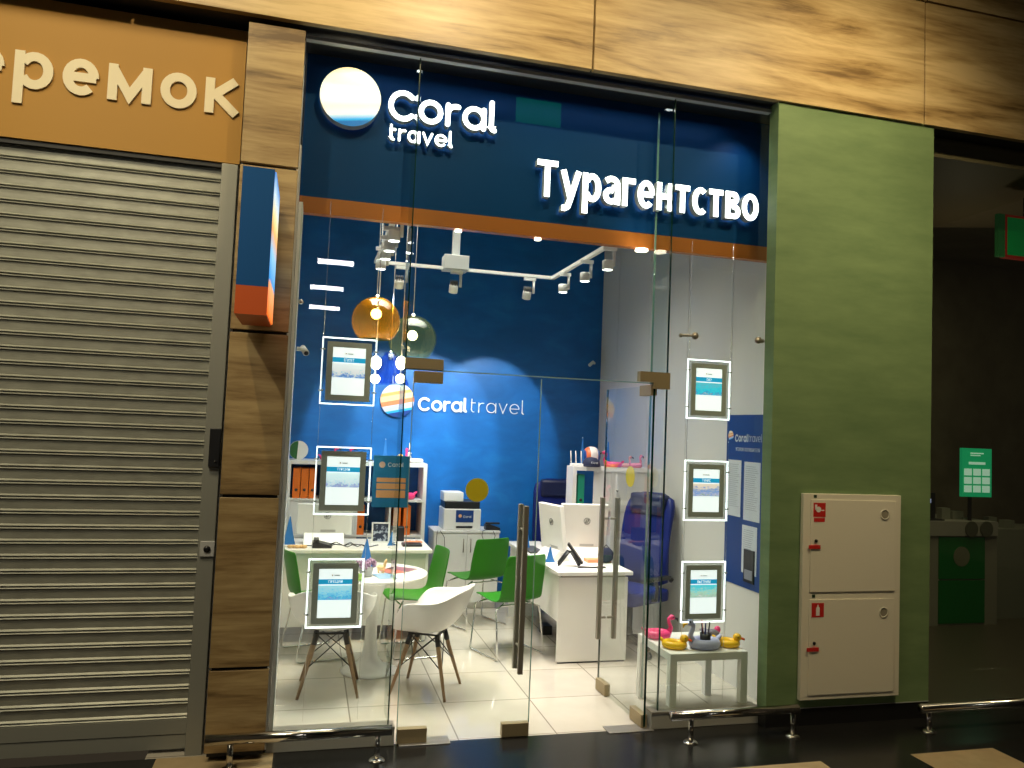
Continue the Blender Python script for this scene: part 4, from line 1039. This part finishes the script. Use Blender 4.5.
mag = [(.62, 1.28, .4, (.55, .16, .10), 'red-covered brochure on the round table'), (.70, 1.36, .9, (.25, .12, .16), 'dark red brochure near the far edge of the round table'), (.56, 1.10, .2, (.25, .42, .62), 'pale blue brochure on the round table')]
for x, y, r, c, nm in mag:
    t = thing('brochure', nm, 'brochure', (x, y, .6805), r)
    mb = MB(); mb.box((-.065, -.095, 0), (.065, .095, .004)); mb.build('pages', M_WHITE, t)
    mb = MB(); mb.box((-.065, -.095, .0042), (.065, .095, .0052)); mb.build('cover', mat('cover_%d' % int(x*100), c, .3), t)
t = thing('card_holder', 'small green card in a clear holder on the round table', 'card', (.37, .95, .6805))
mb = MB(); mb.box((-.03, 0, 0), (.03, .004, .05)); mb.build('card', mat('lime', (.55, .8, .2), .5), t)
mb = MB(); mb.box((-.04, -.02, 0), (.04, -.001, .004)); mb.build('foot', M_WHITEP, t)

# left desk things
t = thing('picture_frame', 'white standing frame with a dark picture on the left desk', 'frame', (.56, 2.36, .7205))
mb = MB(); w, h, e = .15, .17, .012
mb.box((0, 0, 0), (e, .012, h)); mb.box((w-e, 0, 0), (w, .012, h)); mb.box((e, 0, 0), (w-e, .012, e)); mb.box((e, 0, h-e), (w-e, .012, h)); mb.build('frame', M_WHITE, t)
mb = MB(); mb.box((e, .004, e), (w-e, .010, h-e)); mb.build('picture', noisy('frame_picture', (.02, .03, .06), (.45, .5, .6), (1, 1, 1), 30, .4, 3, .5, .6), t)
t = thing('desk_speaker', 'black box behind the picture frame on the left desk', 'speaker', (.735, 2.44, .7205))
mb = MB(); mb.box((0, 0, 0), (.11, .09, .12), bev=.006); mb.build('case', M_BLACK, t)
for i, (x0, y0) in enumerate(((.12, 2.10), (.22, 2.14), (.30, 2.09))):
    r_ = random.Random(i); pts = [(x0+.05*k-.1+r_.uniform(-.015, .015), y0+r_.uniform(-.03, .03), .7265+max(0, r_.uniform(-.01, .035))) for k in range(9)]
    mb = MB(); mb.tube(pts, .004, n=6); tag(mb.build('cable', M_BLACK), 'black cable lying tangled on the left desk, %s strand' % ('left', 'middle', 'right')[i], 'cable')
t = thing('desk_phone', 'black phone on the left desk near the pillar', 'phone', (.08, 2.06, .7205))
mb = MB(); mb.prism([(0, 0), (.15, 0), (.15, .02), (.03, .05), (0, .045)], .13, None, 'y', 0); mb.build('base', M_BLACK, t)
mb = MB(); mb.box((.01, .0, .05), (.05, .13, .068), bev=.006); mb.build('handset', M_BLACK, t)
for i, (x, y, m_, nm) in enumerate(((-.04, 2.06, mat('straw', (.7, .45, .2), .7), 'yellow shells lying at the left end of the left desk'), (.90, 2.30, M_SKIN, 'pale orange shell ornament at the right end of the left desk'))):
    mb = MB()
    for j in range(5): mb.ball((x+.028*j-.05, y+.012*(j % 2), .7345), (.022, .016, .0135), u=10, v=6)
    tag(mb.build('shell_ornament', m_), nm, 'ornament')
mb = MB(); mb.box((0, 0, 0), (.16, .12, .02), bev=.004); o = mb.build('tablet', M_BLACK, None, (.80, 2.14, .7205)); tag(o, 'flat black device at the right end of the left desk', 'device')

# right desk things
t = thing('phone_stand', 'black desk phone on an angled stand on the right desk', 'phone', (1.985, 1.44, .6805), math.radians(-20))
mb = MB(); mb.tube([(-.07, 0, .014), (.0, 0, .11), (.03, 0, .11), (.09, 0, .014)], .014, n=8); mb.tube([(-.07, .07, .014), (.0, .07, .11), (.03, .07, .11), (.09, .07, .014)], .014, n=8); mb.tube([(-.07, 0, .006), (-.07, .07, .006)], .006); mb.build('stand', M_BLACK, t)
mb = MB(); mb.box((-.015, -.01, 0), (.17, .08, .018), bev=.005, rot=Matrix.Translation((-.0, 0, .155)) @ Matrix.Rotation(math.radians(52), 4, 'Y')); mb.build('handset', M_BLACK, t)
mb = MB(); mb.tube([(0, 0, 0), (.05, .01, 0), (.10, -.015, 0), (.16, 0, 0), (.22, -.01, 0)], .006, n=6); o = mb.build('cable', M_BLACK, None, (2.05, 1.38, .687)); tag(o, 'black phone cable on the front of the right desk', 'cable')
mb = MB(); mb.box((0, 0, 0), (.12, .32, .018), bev=.004); o = mb.build('keyboard', mat('dark_keys', (.08, .08, .085), .5), None, (1.86, 2.05, .6805)); tag(o, 'dark keyboard on the left side of the right desk', 'keyboard')
t = thing('backpack', 'black bag standing beside the computers on the right desk', 'bag', (2.40, 1.86, .6805))
mb = MB(); mb.ball((0, .0, .085), (.095, .055, .085)); o = mb.build('bag_body', M_CLOTHN, t); t.location = (2.36, 1.60, .6805); t.scale = (.72, .8, .72)
mb = MB(); mb.tube([(-.03, 0, .16), (0, 0, .20), (.04, 0, .16)], .006, n=6); mb.build('bag_handle', M_BLACK, t)
# router, cap, ball, flamingos on right shelving
t = thing('router', 'white router with three upright antennas on the right shelving', 'router', (2.215, 2.06, SH2+.0005))
mb = MB(); mb.box((0, 0, 0), (.12, .09, .022), bev=.006); mb.build('case', M_WHITEP, t)
for x in (.01, .055, .105):
    mb = MB(); mb.tube([(x, .08, .022), (x-.006, .082, .13)], [.006, .004], n=8); mb.build('antenna', M_WHITEP, t)
t = thing('cap', 'navy cap with white lettering on the right shelving', 'cap', (2.385, 2.07, SH2+.0005))
mb = MB(); mb.lathe([(.075, 0), (.078, .02), (.07, .05), (.045, .075), (0, .083)], n=24); mb.build('crown', M_CLOTHN, t)
mb = MB(); mb.ball((0, -.035, .008), (.08, .05, .007)); mb.build('brim', M_CLOTHN, t)
txt('lettering', 'Coral', M_WHITE, t, -.03, .03, .028, .045, -.078, .002)
mb = MB(); mb.ball((0, 0, .085), .085, u=24, v=16); o = mb.build('beach_ball', M_LOGO, None, (2.45, 2.25, SH2+.0005)); 
def beach():
    m = mat('beach_ball_stripes', (1, 1, 1), .4); t_ = N(m, 'ShaderNodeTexCoord'); sp = N(m, 'ShaderNodeSeparateXYZ'); L(m, t_.outputs['Generated'], sp.inputs[0])
    L(m, ramp(m, sp.outputs[0], [(0, (.03, .12, .45)), (.12, (.85, .2, .08)), (.32, (.9, .85, .82)), (.62, (.9, .8, .75)), (.72, (.05, .12, .4))], 'CONSTANT'), bsdf(m).inputs['Base Color']); return m
o.data.materials[0] = beach(); tag(o, 'striped beach ball behind the cap on the right shelving', 'ball')
floatie('flamingo_float', 'large pink flamingo float beside the cap on the right shelving', 'toy', (2.60, 2.10, SH2+.0005), math.radians(150), .75, M_PINK)
floatie('flamingo_float', 'pale pink flamingo float in the middle of the right shelving top', 'toy', (2.72, 2.14, SH2+.0005), 0, .55, mat('pale_pink', (.85, .45, .40), .4))
floatie('flamingo_float', 'pink flamingo float at the wall end of the right shelving top', 'toy', (2.80+.01, 2.10, SH2+.0005), math.radians(20), .62, mat('rose_vinyl', (.85, .28, .38), .4))
mb = MB(); mb.box((0, 0, 0), (.2, .1, .025)); o = mb.build('paper_tray', M_SKIN, None, (2.21, 1.60, .6805)); tag(o, 'orange folder on the right desk behind the door handle', 'folder'); 
mb = MB(); mb.box((0, 0, 0), (.08, .13, .075), bev=.005); o = mb.build('power_box', M_BLACK, None, (2.0, 2.05, .0005)); tag(o, 'black box on the floor under the right desk', 'box')

# ================================================================= NEIGHBOUR SHOP ON THE RIGHT
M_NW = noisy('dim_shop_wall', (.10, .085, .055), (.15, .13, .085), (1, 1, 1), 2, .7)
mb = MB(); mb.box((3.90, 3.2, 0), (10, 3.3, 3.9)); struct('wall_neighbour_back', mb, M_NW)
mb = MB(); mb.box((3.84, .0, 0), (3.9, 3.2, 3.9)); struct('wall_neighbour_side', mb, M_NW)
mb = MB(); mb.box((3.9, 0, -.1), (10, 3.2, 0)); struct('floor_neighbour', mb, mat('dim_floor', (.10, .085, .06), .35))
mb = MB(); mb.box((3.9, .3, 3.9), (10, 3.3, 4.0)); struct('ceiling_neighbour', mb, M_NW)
pane('window_6', (3.905, .0, .03), (9.9, .012, 3.83))
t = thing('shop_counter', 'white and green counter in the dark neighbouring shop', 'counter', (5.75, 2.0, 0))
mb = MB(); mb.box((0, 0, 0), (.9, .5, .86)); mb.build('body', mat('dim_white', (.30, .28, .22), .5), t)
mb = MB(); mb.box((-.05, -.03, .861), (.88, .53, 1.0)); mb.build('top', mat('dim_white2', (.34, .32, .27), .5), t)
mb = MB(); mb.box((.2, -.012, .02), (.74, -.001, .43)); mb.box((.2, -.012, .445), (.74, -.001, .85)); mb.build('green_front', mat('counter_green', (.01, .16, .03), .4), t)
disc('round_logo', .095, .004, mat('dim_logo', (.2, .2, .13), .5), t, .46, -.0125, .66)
for x, nm in ((6.28, 'left'), (6.46, 'right')):
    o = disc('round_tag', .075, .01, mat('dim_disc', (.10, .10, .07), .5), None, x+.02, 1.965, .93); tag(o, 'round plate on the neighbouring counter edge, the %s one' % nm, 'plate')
t = thing('menu_screen', 'green lit price screen above the neighbouring counter', 'screen', (6.27, 2.05, 1.235))
M_GS = mat('screen_green', (.02, .5, .2), .4, emit=.32, ecol=(.01, .42, .16))
M_GW = mat('screen_tile', (.7, .9, .75), .4, emit=.42, ecol=(.5, .8, .6))
mb = MB(); mb.box((0, 0, 0), (.36, .03, .48)); mb.build('panel', M_GS, t)
mb = MB(); mb.box((.1, .01, -.235), (.13, .03, 0)); mb.build('stand_pole', M_BLACK, t)
mb = MB()
for i in range(3):
    for j in range(3): mb.box((.025+i*.11, -.004, .045+j*.083), (.115+i*.11, -.001, .112+j*.083))
mb.build('price_tiles', M_GW, t)
txt('lettering', 'АПТЕКА', M_GW, t, .12, .27, .42, .45, -.001, .002) if False else None
mb = MB(); mb.box((.10, -.004, .425), (.26, -.001, .437)); mb.box((.10, -.004, .405), (.22, -.001, .415)); mb.box((.08, -.004, .32), (.28, -.001, .345)); mb.build('heading_print', M_GW, t)
t = thing('exit_sign', 'green sign with a red border at the right edge', 'sign', (5.13, .5, 3.20))
mb = MB(); mb.box((.02, -.003, .02), (.38, .03, .315)); mb.build('panel', mat('sign_green', (.0, .30, .06), .4, emit=.10, ecol=(0, .35, .07)), t)
mb = MB(); mb.box((0, 0, 0), (.0195, .05, .335)); mb.box((.3805, 0, 0), (.4, .05, .335)); mb.box((.0195, 0, 0), (.3805, .05, .0195)); mb.box((.0195, 0, .3155), (.3805, .05, .335)); mb.build('red_border', mat('sign_red', (.35, .02, .01), .5, emit=.08, ecol=(.5, .02, .01)), t)
mb = MB(); mb.box((-.07, .0, 0), (-.002, .03, .335)); mb.build('green_side', mat('sign_green2', (.03, .18, .05), .5, emit=.04, ecol=(.03, .3, .07)), t)
mb = MB(); mb.cyl((.2, .02, .336), (.2, .02, .489), .006, n=8); mb.build('hanger', M_BLACK, t)
for i in range(6):
    mb = MB(); w = .07+.03*(i % 3); h = .05+.03*((i*2) % 3)
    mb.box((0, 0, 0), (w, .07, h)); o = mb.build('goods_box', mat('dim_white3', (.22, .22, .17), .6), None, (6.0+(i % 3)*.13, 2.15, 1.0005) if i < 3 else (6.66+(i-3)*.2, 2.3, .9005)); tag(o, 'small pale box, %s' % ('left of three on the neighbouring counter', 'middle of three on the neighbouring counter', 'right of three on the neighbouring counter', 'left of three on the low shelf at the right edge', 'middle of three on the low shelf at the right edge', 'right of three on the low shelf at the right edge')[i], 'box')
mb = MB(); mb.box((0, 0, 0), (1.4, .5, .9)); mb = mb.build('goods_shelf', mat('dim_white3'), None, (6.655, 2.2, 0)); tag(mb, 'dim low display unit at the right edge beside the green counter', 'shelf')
t = thing('laptop', 'small lit laptop on the neighbouring counter', 'laptop', (5.86, 2.12, 1.0005))
mb = MB(); mb.box((0, -.1, 0), (.18, .02, .012)); mb.build('base', M_BLACK, t)
mb = MB(); mb.box((0, .02, .012), (.18, .03, .26)); mb.build('lid', M_BLACK, t)
mb = MB(); mb.box((.07, .018, .16), (.13, .0195, .20)); mb.build('lit_screen', mat('lap', (.4, .45, .8), .4, emit=.4, ecol=(.4, .45, .8)), t)
light('neighbour_fill', 'AREA', (6.0, 1.3, 3.5), 9, (1, .85, .5), (6.0, 2.0, .3), size=.6, size_y=.4)  # unseen fill added to lift the dark neighbouring shop

# ================================================================= MALL LAMPS REFLECTED IN THE GLASS
M_BAR = mat('mall_tube', (1, 1, 1), .4, emit=24, ecol=(1, .98, .94))
for i, (x, y, z) in enumerate(((.0, -8.0, 4.16), (-.10, -9.2, 3.95), (-.11, -10.4, 3.78))):
    t = thing('mall_tube_lamp', 'long ceiling tube lamp across the mall, reflected in the glass as the %s white bar' % ('top', 'middle', 'lowest')[i], 'lamp', (x, y, z))
    mb = MB(); mb.box((0, -.05, 0), (.55, .05, .06)); mb.build('tube', M_BAR, t)
    for xx in (.1, .45):
        mb = MB(); mb.cyl((xx, 0, .06), (xx, 0, 5.395-z), .004, n=6); mb.build('hanger', M_BLACK, t)

t = thing('exit_sign', 'green lit exit sign across the mall, reflected in the glass above the lettering', 'sign', (1.82, -3.0, 4.76))
mb = MB(); mb.box((0, -.03, 0), (.46, .0, .24)); mb.build('panel', mat('exit_green', (0, .3, .12), .4, emit=1.0, ecol=(0, .5, .2)), t)
mb = MB(); mb.cyl((.23, -.015, .24), (.23, -.015, .635), .01, n=8); mb.build('hanger', M_BLACK, t)

mb = MB(); mb.prism([(3.91, .05), (3.91, 1.9), (4.0, 2.05), (6.1, 1.2), (7.6, .5), (7.6, .05)], .18, mat('reflection_tan', (.20, .15, .09), .6), 'z', 3.70); struct('ceiling_neighbour_reflection', mb)  # added slab imitating the mall's reflection in the neighbour's glass
light('neighbour_fill', 'POINT', (5.3, 1.1, 2.9), 3, (1, .85, .55), radius=.05)  # unseen point light added to brighten the reflection slab from below
